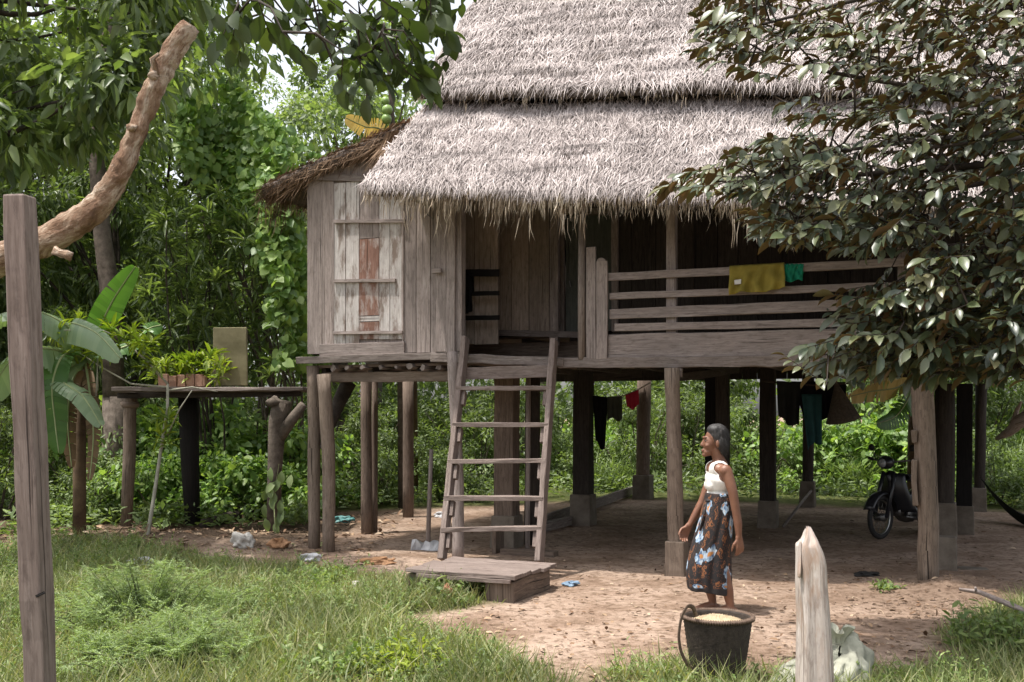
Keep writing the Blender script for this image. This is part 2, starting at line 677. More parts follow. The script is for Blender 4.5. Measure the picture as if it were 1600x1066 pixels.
def ground():
    def axis(a, b, lo, hi, step):
        c = list(np.arange(a, b + 1e-6, step))
        k = step
        v = a
        pre = []
        while v > lo:
            k *= 1.25
            v -= k
            pre.append(v)
        post = []
        k = step
        v = c[-1]
        while v < hi:
            k *= 1.25
            v += k
            post.append(v)
        return np.array(pre[::-1] + c + post)
    xs = axis(-8, 8, -260, 260, .065)
    ys = axis(4.5, 18.5, -40, 400, .065)
    X, Y = np.meshgrid(xs, ys)
    Z = gz(X, Y)
    V = np.stack([X, Y, Z], -1).reshape(-1, 3)
    ny, nx = X.shape
    i = np.arange(ny - 1)[:, None] * nx + np.arange(nx - 1)[None, :]
    q = np.stack([i, i + 1, i + nx + 1, i + nx], -1).reshape(-1, 4)
    me = raw_mesh('ground', [(V, q.ravel(), np.full(len(q), 4))])
    me.polygons.foreach_set('use_smooth', [True] * len(me.polygons))
    g = grassmask(X, Y).ravel()
    # packed pale earth in front, dark humus under the trees
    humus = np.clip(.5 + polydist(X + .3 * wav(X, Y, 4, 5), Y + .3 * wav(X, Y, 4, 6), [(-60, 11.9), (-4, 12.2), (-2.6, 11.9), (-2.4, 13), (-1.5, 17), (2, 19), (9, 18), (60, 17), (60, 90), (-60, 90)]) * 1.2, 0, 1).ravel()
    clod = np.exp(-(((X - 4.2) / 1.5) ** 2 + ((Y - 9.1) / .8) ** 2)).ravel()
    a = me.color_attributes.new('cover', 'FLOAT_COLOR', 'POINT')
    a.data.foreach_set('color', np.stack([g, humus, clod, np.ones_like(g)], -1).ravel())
    m, t, b = mk('earth_and_turf')
    co = coords(t, 'Object')
    at_ = t.nodes.new('ShaderNodeAttribute')
    at_.attribute_name = 'cover'
    sp = t.nodes.new('ShaderNodeSeparateColor')
    t.links.new(at_.outputs['Color'], sp.inputs[0])
    n1 = noise_tex(t, co, 1.1, 6, .65)
    n2 = noise_tex(t, co, 14, 6, .7)
    n3 = noise_tex(t, co, 60, 3, .6)
    earth = ramp(t, n1, [(.3, (.165, .108, .075)), (.45, (.255, .178, .13)), (.55, (.33, .243, .185)), (.7, (.40, .30, .235))])
    earth = mixc(t, ramp(t, n2, [(.38, (.8, .8, .8)), (.52, (0, 0, 0))]), earth, (.115, .074, .048))
    earth = mixc(t, ramp(t, n3, [(.64, (0, 0, 0)), (.75, (.4, .4, .4))]), earth, (.42, .33, .25))
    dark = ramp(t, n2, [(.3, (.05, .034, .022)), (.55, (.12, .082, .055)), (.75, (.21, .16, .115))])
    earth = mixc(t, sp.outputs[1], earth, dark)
    cl = ramp(t, n2, [(.35, (.10, .065, .045)), (.65, (.24, .17, .125))])
    earth = mixc(t, sp.outputs[2], earth, cl)
    turf = ramp(t, n2, [(.3, (.035, .042, .014)), (.5, (.07, .085, .025)), (.72, (.13, .115, .05))])
    col = mixc(t, sp.outputs[0], earth, turf)
    t.links.new(col, b.inputs['Base Color'])
    b.inputs['Roughness'].default_value = .95
    b.inputs['Specular IOR Level'].default_value = .15
    ad = t.nodes.new('ShaderNodeMath')
    ad.operation = 'MULTIPLY_ADD'
    t.links.new(n3, ad.inputs[0])
    ad.inputs[1].default_value = .35
    t.links.new(n2, ad.inputs[2])
    bump(t, b, ad.outputs[0], .8, .035)
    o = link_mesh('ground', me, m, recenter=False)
    tag(o, 'bare reddish earth and turf around the stilt house', None, None, 'structure')
    return o


ground()

# ------------------------------------------------------------------ the stilt house
house = thing('stilt_house', 'weathered wooden house on stilts under a shaggy thatched roof', 'house', W(1.5, 2.5, 0))


def plank(b, x0, x1, y0, y1, t, th=.025, mi=0, jit=.003):
    """upright board seen between pixel columns x0..x1 and rows y0..y1"""
    xm = (x0 + x1) / 2
    s0, s1 = st(H(x0, 400, t))[0], st(H(x1, 400, t))[0]
    za, zb = H(xm, y1, t).z, H(xm, y0, t).z
    s = (s0 + s1) / 2
    b.beam(W(s, t + th / 2, za), W(s, t + th / 2, zb), s1 - s0 - .004, th, E1, 3, jit, mi)


def hbar(b, xa, ya, xb, yb, hpx, t, th=.03, mi=0, segs=6, jit=.004):
    pa, pb = H(xa, ya, t), H(xb, yb, t)
    h = hpx / F_PX * (pa.y + pb.y) / 2
    b.beam(pa + E2 * th / 2, pb + E2 * th / 2, h, th, UP, segs, jit, mi)


Z_FL = H(900, 560).z          # top of the floor
S_L, S_R = st(H(480, 560))[0], 6.0
DEPTH = 8.3


def zc(px, py, t=0):
    return H(px, py, t).z


def part(name, b, mat, parent=house, **k):
    return b.build(name, mat, parent, **k)


# --- floor: boards, joists, edge beams
b = MB()
Z_RM = Z_FL + .40           # the rooms lie a step above the veranda
for i in range(34):
    t0 = .05 + i * (DEPTH - .1) / 34
    zf = Z_FL if t0 < 1.55 else Z_RM
    b.beam(W(S_L - .05, t0 + .12, zf - .03), W(S_R, t0 + .12, zf - .03), .235, .03, E2, 1)
b.beam(W(S_L, 1.66, (Z_FL + Z_RM) / 2 - .05), W(S_R, 1.66, (Z_FL + Z_RM) / 2 - .05), .30, .02, UP, 1)
part('floor', b, M['brown'])
zE = zc(900, 567)
b = MB()
for k in range(14):
    s = S_L + .15 + k * (S_R - S_L - .3) / 13
    b.beam(W(s, .12, zE - .03), W(s, 1.62, zE - .03), .06, .06, E1, 4, .006)
    b.beam(W(s, 1.7, Z_RM - .085), W(s, DEPTH, Z_RM - .085), .06, .08, E1, 4, .006)
part('joist', b, M['dark'])
for t in (4.3, 7.9):
    b = MB()
    b.beam(W(S_L, t, Z_RM - .20), W(S_R, t, Z_RM - .20), .10, .14, E2, 10, .01)
    part('floor_beam', b, M['dark'])
b = MB()
hbar(b, 872, 567, 1420, 562.5, 17, -.05, .06, segs=22, jit=.008)
part('edge_board', b, M['grey'], bevel=.006)
b = MB()
hbar(b, 672, 558, 880, 566, 14, -.07, .09, segs=10, jit=.009)
part('edge_board', b, M['grey'], bevel=.008)
b = MB()
hbar(b, 462, 563, 722, 555, 11, -.06, .08, segs=9, jit=.006)
part('edge_board', b, M['grey'], bevel=.006)
b = MB()
pa, pb = W(S_R - 4.0, -.02, zE), W(S_R, -.02, zE)
# joist ends poking out under the left room
for x in (522, 545, 568, 592, 616, 640, 664, 684):
    p = H(x, 574 + random.uniform(-2, 2), -.02)
    p = p - E2 * random.uniform(-.03, .06) + E1 * random.uniform(-.03, .03)
    b.tube([p, p + E2 * .7], .020 + random.random() * .020, 7, jit=.3)
part('joist', b, M['grey'])
b = MB()
hbar(b, 500, 590, 700, 588, 15, .10, .11, segs=8, jit=.008)
part('floor_beam', b, M['post'])

# --- left room
b = MB()
for x0, x1, y0, y1 in ((480, 503, 268, 553), (503.5, 521, 272, 553), (629, 650, 280, 551), (650.5, 672, 282, 551), (672.5, 690, 284, 551)):
    plank(b, x0, x1, y0 - 12, y1, .0)
plank(b, 518, 632, 250, 300, .01)
plank(b, 518, 632, 530, 556, .02)
wall = part('wall', b, M['pale'])
b = MB()
s0 = st(H(480, 400))[0]
for k in range(16):
    b.beam(W(s0, .03 + k * .25 + .12, zc(480, 553)), W(s0, .03 + k * .25 + .12, zc(480, 250)), .24, .025, E2, 2, .003)
part('wall', b, M['grey'])
# shuttered window
sh = MB()
for k, (x0, x1, mi, y0, y1) in enumerate(((522, 540, 0, 286, 537), (540.3, 561, 0, 284, 537), (561.3, 592, 1, 286, 520), (592.3, 609, 0, 287, 520), (609.3, 628, 0, 284, 520))):
    if mi:
        plank(sh, x0, x1, y0, 372, -.012, .02, 2)
        plank(sh, x0, x1, 373, 493, -.012, .02, 1)
        plank(sh, x0, x1, 494, 502, -.012, .02, 0)
        plank(sh, x0, x1, 503, 530, -.012, .02, 1)
    else:
        plank(sh, x0, x1, y0, y1 + (10 if x0 > 590 else 0), -.012, .02, 0)
shutter = part('shutter', sh, [M['white'], M['red'], M['pale']])
for xa, ya, xb, yb, hh in ((521, 346, 632, 345, 5), (521, 439, 617, 438, 5), (520, 520, 628, 519, 4.5)):
    q = MB()
    hbar(q, xa, ya, xb, yb, hh, -.045, .03, jit=.002)
    q.build('batten', M['pale'], shutter)
q = MB()
for x in (520.2, 628.8):
    plank(q, x - 1.6, x + 1.6, 284, 538, -.02, .03)
q.build('window_frame', M['pale'], house)
b = MB()
xs = [500, 530, 560, 590, 630]
hbar(b, 499, 547, 631, 544, 19, -.035, .03, segs=8, jit=.006)
part('sill_board', b, M['pale'], bevel=.004)
b = MB()
hbar(b, 476, 276, 700, 284, 10, -.03, .07, segs=6)
part('wall_plate', b, M['grey'])
# corner post of split boards by the entrance
b = MB()
plank(b, 681, 698, 286, 550, -.06, .03, jit=.008)
plank(b, 696, 711, 290, 551, -.085, .03, jit=.008)
plank(b, 709, 722, 300, 549, -.04, .10, jit=.008)
b.beam(H(676, 424, -.12), H(690, 423, -.12), .05, .05, UP)
part('corner_post', b, M['pale'], bevel=.004)
b = MB()
b.tube([H(660, 290, -.07), H(658, 312, -.08), H(664, 332, -.08), H(676, 342, -.06)], .006, 5)
part('wire_loop', b, M['metal'])

# --- inner walls of the porch
b = MB()
for x0, x1 in ((705, 741), (741.5, 778)):
    plank(b, x0, x1, 240, 538, .85)
part('wall', b, M['porch'])
b = MB()
for x0, x1, mi in ((779, 799, 0), (799.5, 826, 0), (826.5, 858, 1)):
    plank(b, x0, x1, 200, 518 if mi else 516, 1.45, mi=1)
plank(b, 858.5, 872, 200, 540, 1.40, .06)
hbar(b, 778, 520, 905, 523, 9, 1.40, .04)
part('wall', b, [M['grey'], M['porch']])
sA = st(H(778, 400, 1.45))[0]
b = MB()
for k in range(3):
    b.beam(W(sA, .87 + k * .2 + .1, Z_FL + .3), W(sA, .87 + k * .2 + .1, 5.0), .19, .022, E2)
part('wall', b, M['grey'])
# door in the shade
b = MB()
plank(b, 884, 958, 335, 518, 1.60, .03)
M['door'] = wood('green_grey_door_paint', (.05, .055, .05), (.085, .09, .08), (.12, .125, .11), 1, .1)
door = part('door', b, M['door'])
q = MB()
for x in (876, 960):
    plank(q, x - 5, x + 5, 310, 518, 1.56, .06)
hbar(q, 880, 330, 965, 331, 10, 1.54, .06)
q.build('door_frame', M['grey'], door)
q = MB()
q.tube([H(890, 440, 1.58), H(890, 440, 1.55), H(892, 448, 1.55)], .008, 6)
q.build('handle', M['metal'], door)
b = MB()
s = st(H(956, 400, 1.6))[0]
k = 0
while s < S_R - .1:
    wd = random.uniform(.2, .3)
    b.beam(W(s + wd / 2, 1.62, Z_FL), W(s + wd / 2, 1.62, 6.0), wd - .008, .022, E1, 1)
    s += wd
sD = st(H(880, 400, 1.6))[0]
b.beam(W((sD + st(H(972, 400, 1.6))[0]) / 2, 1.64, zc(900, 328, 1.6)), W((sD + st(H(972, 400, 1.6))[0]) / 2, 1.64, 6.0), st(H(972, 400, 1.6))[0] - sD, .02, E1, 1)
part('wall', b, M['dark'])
GS0 = st(H(650, 142, -.19))[0]
GS1 = GS0 + (st(H(738, 0, 1.05))[0] - GS0) * 4.19 / (st(H(738, 0, 1.05))[1] + .19)
print('gable', GS0, GS1)
# far walls of the house body, closed from any side, plus added light-blocking boards and a dark backing
b = MB()
for k in range(36):
    s = S_L + .13 + k * .25
    if s < S_R - .1:
        b.beam(W(s, 7.6, Z_FL), W(s, 7.6, 5.0), .245, .025, E1)
for k in range(43):
    t = -.7 + k * .2
    zt = 5.15 + (t + .16) * 1.28 - .40 if t < 4 else 3.9 + (8.9 - t) * 1.33 - .3
    if t < 0: zt = 4.02 + (t + .9) * 1.1 - .12  # boards under the eave end, added to stop sun leaking into the porch
    if 1.6 < t < 7.6:
        b.beam(W(S_R - .05, t, Z_FL), W(S_R - .05, t, zt - .9), .195, .025, E2)
    if t > -.75:
        sg = -1.12 if t < 0 else (GS0 + (GS1 - GS0) * min(t + .19, 8.2 - t) / 4.19 + .07)
        b.beam(W(sg, t, 4.15 if t > 0 else 3.95), W(sg, t, zt), .198, .025, E2)
b.beam(W(-.4, 3.4, Z_FL), W(-.4, 3.4, 4.1), 5.0, .03, E1)  # added dark backing sheet, makes the gap under the porch wall look shaded
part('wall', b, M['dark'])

# --- black slats of the porch gate
b = MB()
for ya in (427, 459, 497):
    hbar(b, 709, ya, 779, ya - 1, 11 if ya < 430 else 7, .62, .03, jit=.003)
part('slat_gate', b, M['black'])

# --- veranda railing
def rail(xa, ya, xb, yb, hh, t=-.005, th=.035, mat='pale'):
    pa, pb = H(xa, ya, t), H(xb, yb, t)
    d = (pb - pa).normalized()
    k = (W(S_R, t, 0) - W(0, t, 0)).length - st(pa)[0]
    pe = pa + d * k
    b = MB()
    h = hh / F_PX * pa.y
    b.beam(pa + E2 * th / 2, pe + E2 * th / 2, h, th, UP, 16, .004)
    return part('rail', b, M[mat], bevel=.004)


rail(949, 433, 1390, 410.5, 12)
rail(952, 463, 1300, 450, 11)
rail(952, 491, 1300, 477.5, 16)
rail(960, 512, 1300, 504.5, 11.5)
b = MB()
pa, pb = H(950, 541.5, -.01), H(1240, 538, -.01)
pe = W(S_R, -.01, pb.z)
b.beam(pa + E2 * .02, pe + E2 * .02, 37 / F_PX * pa.y, .04, UP, 24, .007)
part('kick_board', b, M['pale'], bevel=.005)
b = MB()
plank(b, 915.5, 931, 386, 561, -.045, .035, jit=.004)
plank(b, 931.3, 949, 408, 561, -.05, .035, jit=.004)
p0 = H(939, 411, -.05) + E2 * .017
b.tube([p0 - E2 * .018, p0 + E2 * .018], .055, 16)
part('newel_board', b, M['pale'], bevel=.003)
b = MB()
p = H(909, 562, -.02)
b.tube([p, H(909, 430, -.02), H(910, 285, -.02)], [.042, .04, .038], 10, jit=.08)
part('veranda_post', b, M['grey'], smooth=True)
b = MB()
plank(b, 1040, 1056, 285, 575, .04, .08, jit=.006)
part('veranda_post', b, M['pale'], bevel=.006)
for s in (3.95, 5.8):
    b = MB()
    b.beam(W(s, .08, zE), W(s, .08, 4.35), .09, .08, E1, 6, .006)
    part('veranda_post', b, M['grey'], bevel=.006)
b = MB()
b.beam(W(-1.1, -.25, 4.40), W(S_R + .3, -.25, 3.75), .07, .07, None, 12, .008)
part('eave_beam', b, M['dark'])
b = MB()
p = H(1047, 574, -.06)
b.beam(H(1040, 582, -.06), H(1066, 583, -.06), .09, .06, UP, 1, .004)
part('bracket', b, M['grey'], bevel=.004)


# --- stilts, each with its footing when it has one
def stilt(pts, wpx, Y, mat='post', round_=True, foot=None, n=10, jit=.07, fmat='concrete'):
    """pts: pixel points top to bottom at distance Y; foot: pixel row where a footing begins"""
    P = [at(x, y, Y) for x, y in pts]
    P[-1].z = gz1(P[-1].x, P[-1].y) - .08
    b = MB()
    r = wpx / F_PX * Y / 2
    pp, rr = [], []
    for i in range(len(P) - 1):
        for k in range(4):
            pp.append(P[i].lerp(P[i + 1], k / 4) + Vector((random.uniform(-1, 1), random.uniform(-1, 1), 0)) * r * .05)
            rr.append(r * random.uniform(.95, 1.05))
    pp.append(P[-1])
    rr.append(r * 1.04)
    if round_:
        b.tube(pp, rr, n, jit=jit)
    else:
        b.beam(P[0], P[-1], 2 * r, 2 * r * .9, E1, 6, .006)
    o = b.build('stilt', M[mat], house, smooth=round_, bevel=0 if round_ else .008)
    if foot:
        q = MB()
        c = P[-1]
        zt = at(c.x, foot, Y).z
        q.beam(Vector((c.x, c.y, c.z)), Vector((c.x, c.y, zt)), 2 * r * 1.3, 2 * r * 1.3, E1, 3, .008, taper=.93)
        q.build('footing', M[fmat], o, bevel=.012)
    return o


def gY(py):
    return CAM_H * F_PX / (py - HOR)


stilt([(489, 572), (491, 700), (491, 853)], 19, 12.1)
stilt([(506, 585), (513, 700), (514, 858)], 20, 11.9)
stilt([(708, 550), (711, 640), (716, 760), (716, 872)], 19, 11.3, 'pale')
stilt([(1050, 575), (1053, 700), (1056, 840), (1057, 902)], 25, 10.2, 'post', foot=845, fmat='post')
stilt([(1440, 560), (1443, 640), (1450, 800), (1450, 917)], 33, 9.48, 'post', jit=.10)
b = MB()
for y0, y1 in ((672, 692), (718, 790)):
    b.beam(at(1430, y1, 9.46), at(1429, y0, 9.46), .05, .12, E1, 2, .008)
part('stilt_notch', b, M['post'], bevel=.01)
stilt([(572, 590), (573, 832)], 17, gY(832), 'brown', foot=None)
stilt([(586, 590), (585, 828)], 9, gY(830), 'brown')
stilt([(638, 590), (638, 806)], 17, gY(806), 'brown')
stilt([(792, 570), (792, 852)], 32, gY(852), 'brown', False, foot=805)
stilt([(826, 580), (824, 855)], 8, gY(858), 'grey')
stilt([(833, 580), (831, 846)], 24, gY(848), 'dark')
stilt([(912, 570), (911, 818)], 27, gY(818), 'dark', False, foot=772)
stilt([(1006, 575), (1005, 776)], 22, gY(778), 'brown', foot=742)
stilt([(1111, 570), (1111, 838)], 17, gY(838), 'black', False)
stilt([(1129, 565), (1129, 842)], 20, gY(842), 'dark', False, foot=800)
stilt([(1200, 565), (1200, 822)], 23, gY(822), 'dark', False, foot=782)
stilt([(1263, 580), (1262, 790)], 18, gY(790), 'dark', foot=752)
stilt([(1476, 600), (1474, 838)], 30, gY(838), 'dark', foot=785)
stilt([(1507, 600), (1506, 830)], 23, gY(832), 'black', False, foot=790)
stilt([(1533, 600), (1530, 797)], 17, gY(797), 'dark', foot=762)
b = MB()
b.tube([at(545, 596, 12.6), at(528, 630, 12.6), at(514, 668, 12.3), at(506, 700, 12.0)], [.09, .08, .06, .045], 8, jit=.15)
part('brace', b, M['darkbark'], smooth=True)
b = MB()
b.beam(at(930, 590, 13.0), at(1000, 584, 13.6), .10, .08, UP, 4, .006)
b.beam(at(1060, 590, 10.6), at(1150, 578, 13), .08, .08, UP, 4, .006)
part('brace', b, M['dark'])


# --- thatch
def thatchmat(name, dark, mid, light):
    m, t, b = mk(name)
    rnd = island(t)
    col = ramp(t, rnd, [(0, dark), (.35, mid), (.8, light), (1, [min(1, c * 1.15) for c in light])])
    co = coords(t, 'Object')
    n = noise_tex(t, co, 1.4, 5, .65)
    col = mixc(t, ramp(t, n, [(.3, (.55, .55, .55)), (.55, (0, 0, 0))]), col, [c * .62 for c in mid])
    n = noise_tex(t, mapping(t, co, (.9, .9, 9), (1, 3, 8)), 1.3, 5, .65)
    col = mixc(t, ramp(t, n, [(.36, (.75, .75, .75)), (.47, (0, 0, 0))]), col, [c * .42 for c in mid])
    n = noise_tex(t, mapping(t, co, (1, 1, 2.5), (4, 7, 2)), 1.1, 5, .6)
    col = mixc(t, ramp(t, n, [(.50, (0, 0, 0)), (.68, (.75, .75, .75))]), col, [min(.72, c * 1.30) for c in light])
    t.links.new(col, b.inputs['Base Color'])
    b.inputs['Roughness'].default_value = .8
    b.inputs['Specular IOR Level'].default_value = .2
    return m


M['thatch'] = thatchmat('sun_greyed_thatch', (.075, .060, .055), (.32, .275, .26), (.51, .455, .435))
M['thatchbase'] = rough_mat('gap_shade_thatch', (.05, .04, .034), (.16, .13, .115), 14, .95, .8)  # slab under the strands, shade of gaps and holes put into its dark colour
M['straw'] = thatchmat('hanging_straw', (.20, .14, .085), (.40, .315, .225), (.58, .49, .38))
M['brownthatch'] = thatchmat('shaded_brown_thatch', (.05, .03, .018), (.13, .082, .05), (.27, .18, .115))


def thatch_slope(name, fn, su, sv, nrm, down, density, mats, thick=.16, eave=True, seed=1, slen=(.14, .34), holes=(), verge=True, edge_len=1.0):
    """fn(u, v) world point on the slope (u along, v from eave 0 to top 1), su/sv its size in metres"""
    r = np.random.default_rng(seed)
    nrm, down = Vector(nrm).normalized(), Vector(down).normalized()
    along = down.cross(nrm)
    n_, d_, a_ = np.array(nrm), np.array(down), np.array(along)

    def lump(u, v):
        return .030 * wav(u * su, v * sv, 3.0, seed + 50) + .020 * wav(u * su, v * sv, 9, seed + 51) + .012 * np.sin(v * sv / .27 * 6.28 + 1.5 * wav(u * su, v * 0, 2, seed + 52))
    o00, o10, o01 = np.array(fn(0, 0)), np.array(fn(1, 0)), np.array(fn(0, 1))
    o11 = np.array(fn(1, 1))

    def pt(u, v):
        u, v = np.asarray(u, float), np.asarray(v, float)
        base = (o00 * ((1 - u) * (1 - v))[..., None] + o10 * (u * (1 - v))[..., None] + o01 * ((1 - u) * v)[..., None] + o11 * (u * v)[..., None])
        sag = .05 * wav(u * su, v * 0, 1.2, seed + 60) * (1 - .5 * v)
        return base + n_ * (lump(u, v) + sag)[..., None]
    nu, nv = int(su / .12) + 2, int(sv / .08) + 2
    U, Vv = np.meshgrid(np.linspace(0, 1, nu), np.linspace(0, 1, nv))
    top = pt(U, Vv).reshape(-1, 3)
    bot = top - n_ * thick
    i = np.arange(nv - 1)[:, None] * nu + np.arange(nu - 1)[None, :]
    q = np.stack([i, i + 1, i + nu + 1, i + nu], -1).reshape(-1, 4)
    K = nu * nv
    faces = [q, q[:, ::-1] + K]
    e = np.arange(nu - 1)
    faces.append(np.stack([e + K, e + 1 + K, e + 1, e], -1))
    e2 = e + (nv - 1) * nu
    faces.append(np.stack([e2, e2 + 1, e2 + 1 + K, e2 + K], -1))
    f = np.arange(nv - 1) * nu
    faces.append(np.stack([f, f + nu, f + nu + K, f + K], -1))
    f = f + nu - 1
    faces.append(np.stack([f + K, f + nu + K, f + nu, f], -1))
    Q = np.concatenate(faces)
    chunks = [(np.concatenate([top, bot]), Q.ravel(), np.full(len(Q), 4), 2)]
    n = int(density * su * sv * 1.25)
    u, v = r.random(n), r.random(n)
    row = .16 / sv
    v = np.where(r.random(n) < .55, (np.floor(v / row) + r.random(n) ** 2 * .5) * row, v)
    v = np.clip(v, 0, 1)
    keep = np.ones(n, bool)
    for hu, hv, hr in list(holes) + [(r.random(), .06 + .86 * r.random(), .02 + .04 * r.random()) for _ in range(int(su * sv * .8))]:
        keep &= np.hypot((u - hu) * su, (v - hv) * sv * 1.6) > hr * (0.7 + .6 * r.random(n))
    u, v = u[keep], v[keep]
    n = len(u)
    yaw = r.normal(size=n) * .42 + .35 * wav(u * su, v * sv, 2.5, seed + 70)
    lift = -.05 + np.abs(r.normal(size=n)) * .20
    D = d_ * np.cos(yaw)[:, None] + a_ * np.sin(yaw)[:, None] + n_ * lift[:, None]
    L = slen[0] + (slen[1] - slen[0]) * r.random(n)
    P = pt(u, v) + n_ * (r.random(n) * .03)[:, None] - unit(D) * (L * .4)[:, None]
    Nn = np.tile(n_, (n, 1)) + rand_dirs(n, r) * .5
    chunks.append((*leaf_arrays(P, unit(D), unit(Nn), L, .004 + .008 * r.random(n), 'blade'), 0))

    def fringe(P, base_dir, n, ln, wd, spread, mi, out=.25):
        """hanging strands, two bends each"""
        dirn = base_dir + rand_dirs(n, r) * spread
        L = ln * (.25 + r.random(n) ** 2.2)
        D = unit(dirn)
        mid = P + D * (L * .55)[:, None]
        chunks.append((*leaf_arrays(P, D, rand_dirs(n, r), L * .6, wd * (.6 + .8 * r.random(n)), 'blade'), mi))
        D2 = unit(D * .55 + np.array([0, 0, -1.0]) + rand_dirs(n, r) * spread * .8)
        chunks.append((*leaf_arrays(mid - D * .01, D2, rand_dirs(n, r), L * .6, wd * .8 * (.5 + .7 * r.random(n)), 'blade'), mi))
    if eave:
        n = int(su * 560)
        u = r.random(n)
        clump = (wav(u * su, u * 0, 9, seed + 80) + .6 * wav(u * su, u * 0, 25, seed + 81))
        P = pt(u, r.random(n) * .05) - n_ * (r.random(n) * thick)[:, None]
        fr = d_ + np.array([0, 0, -.45])
        fringe(P, fr, n, .20 * edge_len, .010, .30, 1)
        m = int(su * 210)
        u = r.random(m)
        k = wav(u * su, u * 0, 9, seed + 80) + .6 * wav(u * su, u * 0, 25, seed + 81) > .12
        u = u[k]
        P = pt(u, r.random(len(u)) * .03) - n_ * (thick * (.2 + .7 * r.random(len(u))))[:, None]
        fringe(P, d_ * .35 + np.array([0, 0, -1.0]), len(u), .36 * edge_len, .012, .22, 1)
    if verge:
        n = int(sv * 330)
        v = r.random(n)
        P = pt(np.zeros(n) + .004, v) - n_ * (r.random(n) * thick)[:, None]
        fringe(P, d_ * .8 - np.array(along if np.dot(a_, o00 - o10) < 0 else -along) * .5 * np.sign(1.0) * 0 + unit((o00 - o10)[None])[0] * .45 + np.array([0, 0, -.3]), n, .20, .010, .35, 1)
    me = raw_mesh(name, chunks)
    return link_mesh(name, me, mats, house)


PIT_L, PIT_U = None, None
eaveL, topL = H(570, 291, -.9), H(666, 162, .02)
s0, t0 = st(eaveL)
s1, t1 = st(topL)
sR = 6.6
zl0, zl1 = eaveL.z, topL.z
pe_ = H(1100, 300, -.9)          # the old roof sinks towards its right end
kl = (zl0 - pe_.z) / (st(pe_)[0] - s0)


def lower_fn(u, v):
    s = (s0 + (s1 - s0) * v) * (1 - u) + sR * u
    return W(s, t0 + (t1 - t0) * v, zl0 + (zl1 - zl0) * v - kl * (s - s0))


sv = math.hypot(t1 - t0, zl1 - zl0)
dn = -E2 * (t1 - t0) - UP * (zl1 - zl0)
nr = -E2 * (zl1 - zl0) + UP * (t1 - t0)
thatch_slope('lower_roof', lower_fn, sR - s0, sv, nr, dn, 2900, [M['thatch'], M['straw'], M['thatchbase']], seed=3,
             holes=((.262, .36, .10), (.245, .2, .06), (.06, .42, .07), (.08, .78, .05), (.42, .5, .05)))

baseU, verU = H(650, 142, -.19), H(738, 0, 1.05)
s2, t2 = st(baseU)
s3, t3 = st(verU)
zu0, zu1 = baseU.z + .03, verU.z
pe_ = H(1200, 131, -.19)
ku = (zu0 - pe_.z) / (st(pe_)[0] - s2)
print('roof sink', kl, ku)
kk = (4.0 - t2) / (t3 - t2)
t_r, z_r = t2 + (t3 - t2) * kk, zu0 + (zu1 - zu0) * kk
s3 = s2 + (s3 - s2) * kk


def upper_fn(u, v):
    s = (s2 + (s3 - s2) * v) * (1 - u) + sR * u
    return W(s, t2 + (t_r - t2) * v, zu0 + (z_r - zu0) * v - ku * (s - s2))


svu = math.hypot(t_r - t2, z_r - zu0)
dn = -E2 * (t_r - t2) - UP * (z_r - zu0)
nr = -E2 * (z_r - zu0) + UP * (t_r - t2)
thatch_slope('upper_roof', upper_fn, sR - s2, svu, nr, dn, 1500, [M['thatch'], M['straw'], M['thatchbase']], seed=9, thick=.13, edge_len=.48,
             holes=((.24, .11, .05),))


def back_fn(u, v):
    s = (sR * (1 - u) + (s3 * v + (s2 - .1) * (1 - v)) * u)
    return W(s, 8.9 + (t_r - 8.9) * v, 3.9 + (z_r - ku * (s - s2) - 3.9) * v)


sb = math.hypot(8.9 - t_r, z_r - 3.9)
thatch_slope('back_roof', back_fn, sR - s2, sb, E2 * (z_r - 3.9) + UP * (8.9 - t_r), E2 * (8.9 - t_r) - UP * (z_r - 3.9), 160, [M['thatch'], M['straw'], M['thatchbase']], seed=12, verge=False)

# lean-to roof over the left room, sloping down to the left
hi, lo = H(664, 176, -.10), H(408, 288, -.10)
sh_, _ = st(hi)
sl_, _ = st(lo)


def side_fn(u, v):
    s = sl_ + (sh_ - sl_) * v
    z = lo.z + (hi.z - lo.z) * v
    return W(s, -.10 + 4.6 * u, z)


svs = math.hypot(sh_ - sl_, hi.z - lo.z)
dn = -E1 * (sh_ - sl_) - UP * (hi.z - lo.z)
nr = -E1 * (hi.z - lo.z) + UP * (sh_ - sl_)
thatch_slope('side_roof', side_fn, 4.6, svs, nr, dn, 900, [M['brownthatch'], M['brownthatch'], M['thatchbase']], seed=15, thick=.12, edge_len=1.1, slen=(.25, .5))
# ragged bunches along the front edge of the lean-to
r = np.random.default_rng(31)
n = 1900
v = r.random(n) ** .9
base = np.array([side_fn(0, x) for x in v]) - np.array(UP)[None] * (r.random(n) * .16)[:, None] + np.array(E2)[None] * (r.random(n) * .25)[:, None]
cl = .5 + .5 * wav(v * 8, v * 0, 4, 5)
D = unit(np.array(-E1 * .75 - UP * .75 - E2 * .25)[None] + rand_dirs(n, r) * .38)
L = (.08 + .30 * r.random(n)) * (.35 + .9 * cl) + .30 * (v > .70) * (v < .9) * r.random(n)
ch = [(*leaf_arrays(base - D * .12, D, rand_dirs(n, r), L + .12, .008 + .012 * r.random(n), 'blade'), 0)]
# a bunch that slid down beside the main roof
n = 700
b0 = np.array(H(618, 205, -.25))[None] + np.array(E1)[None] * (r.random(n) * .30 - .1)[:, None]
D = unit(np.array(-E1 * .42 - UP * 1.0 - E2 * .1)[None] + rand_dirs(n, r) * .14)
ch.append((*leaf_arrays(b0, D, rand_dirs(n, r), .25 + .35 * r.random(n), .008 + .012 * r.random(n), 'blade'), 0))
link_mesh('verge_straw', raw_mesh('verge_straw', ch), M['brownthatch'], house)
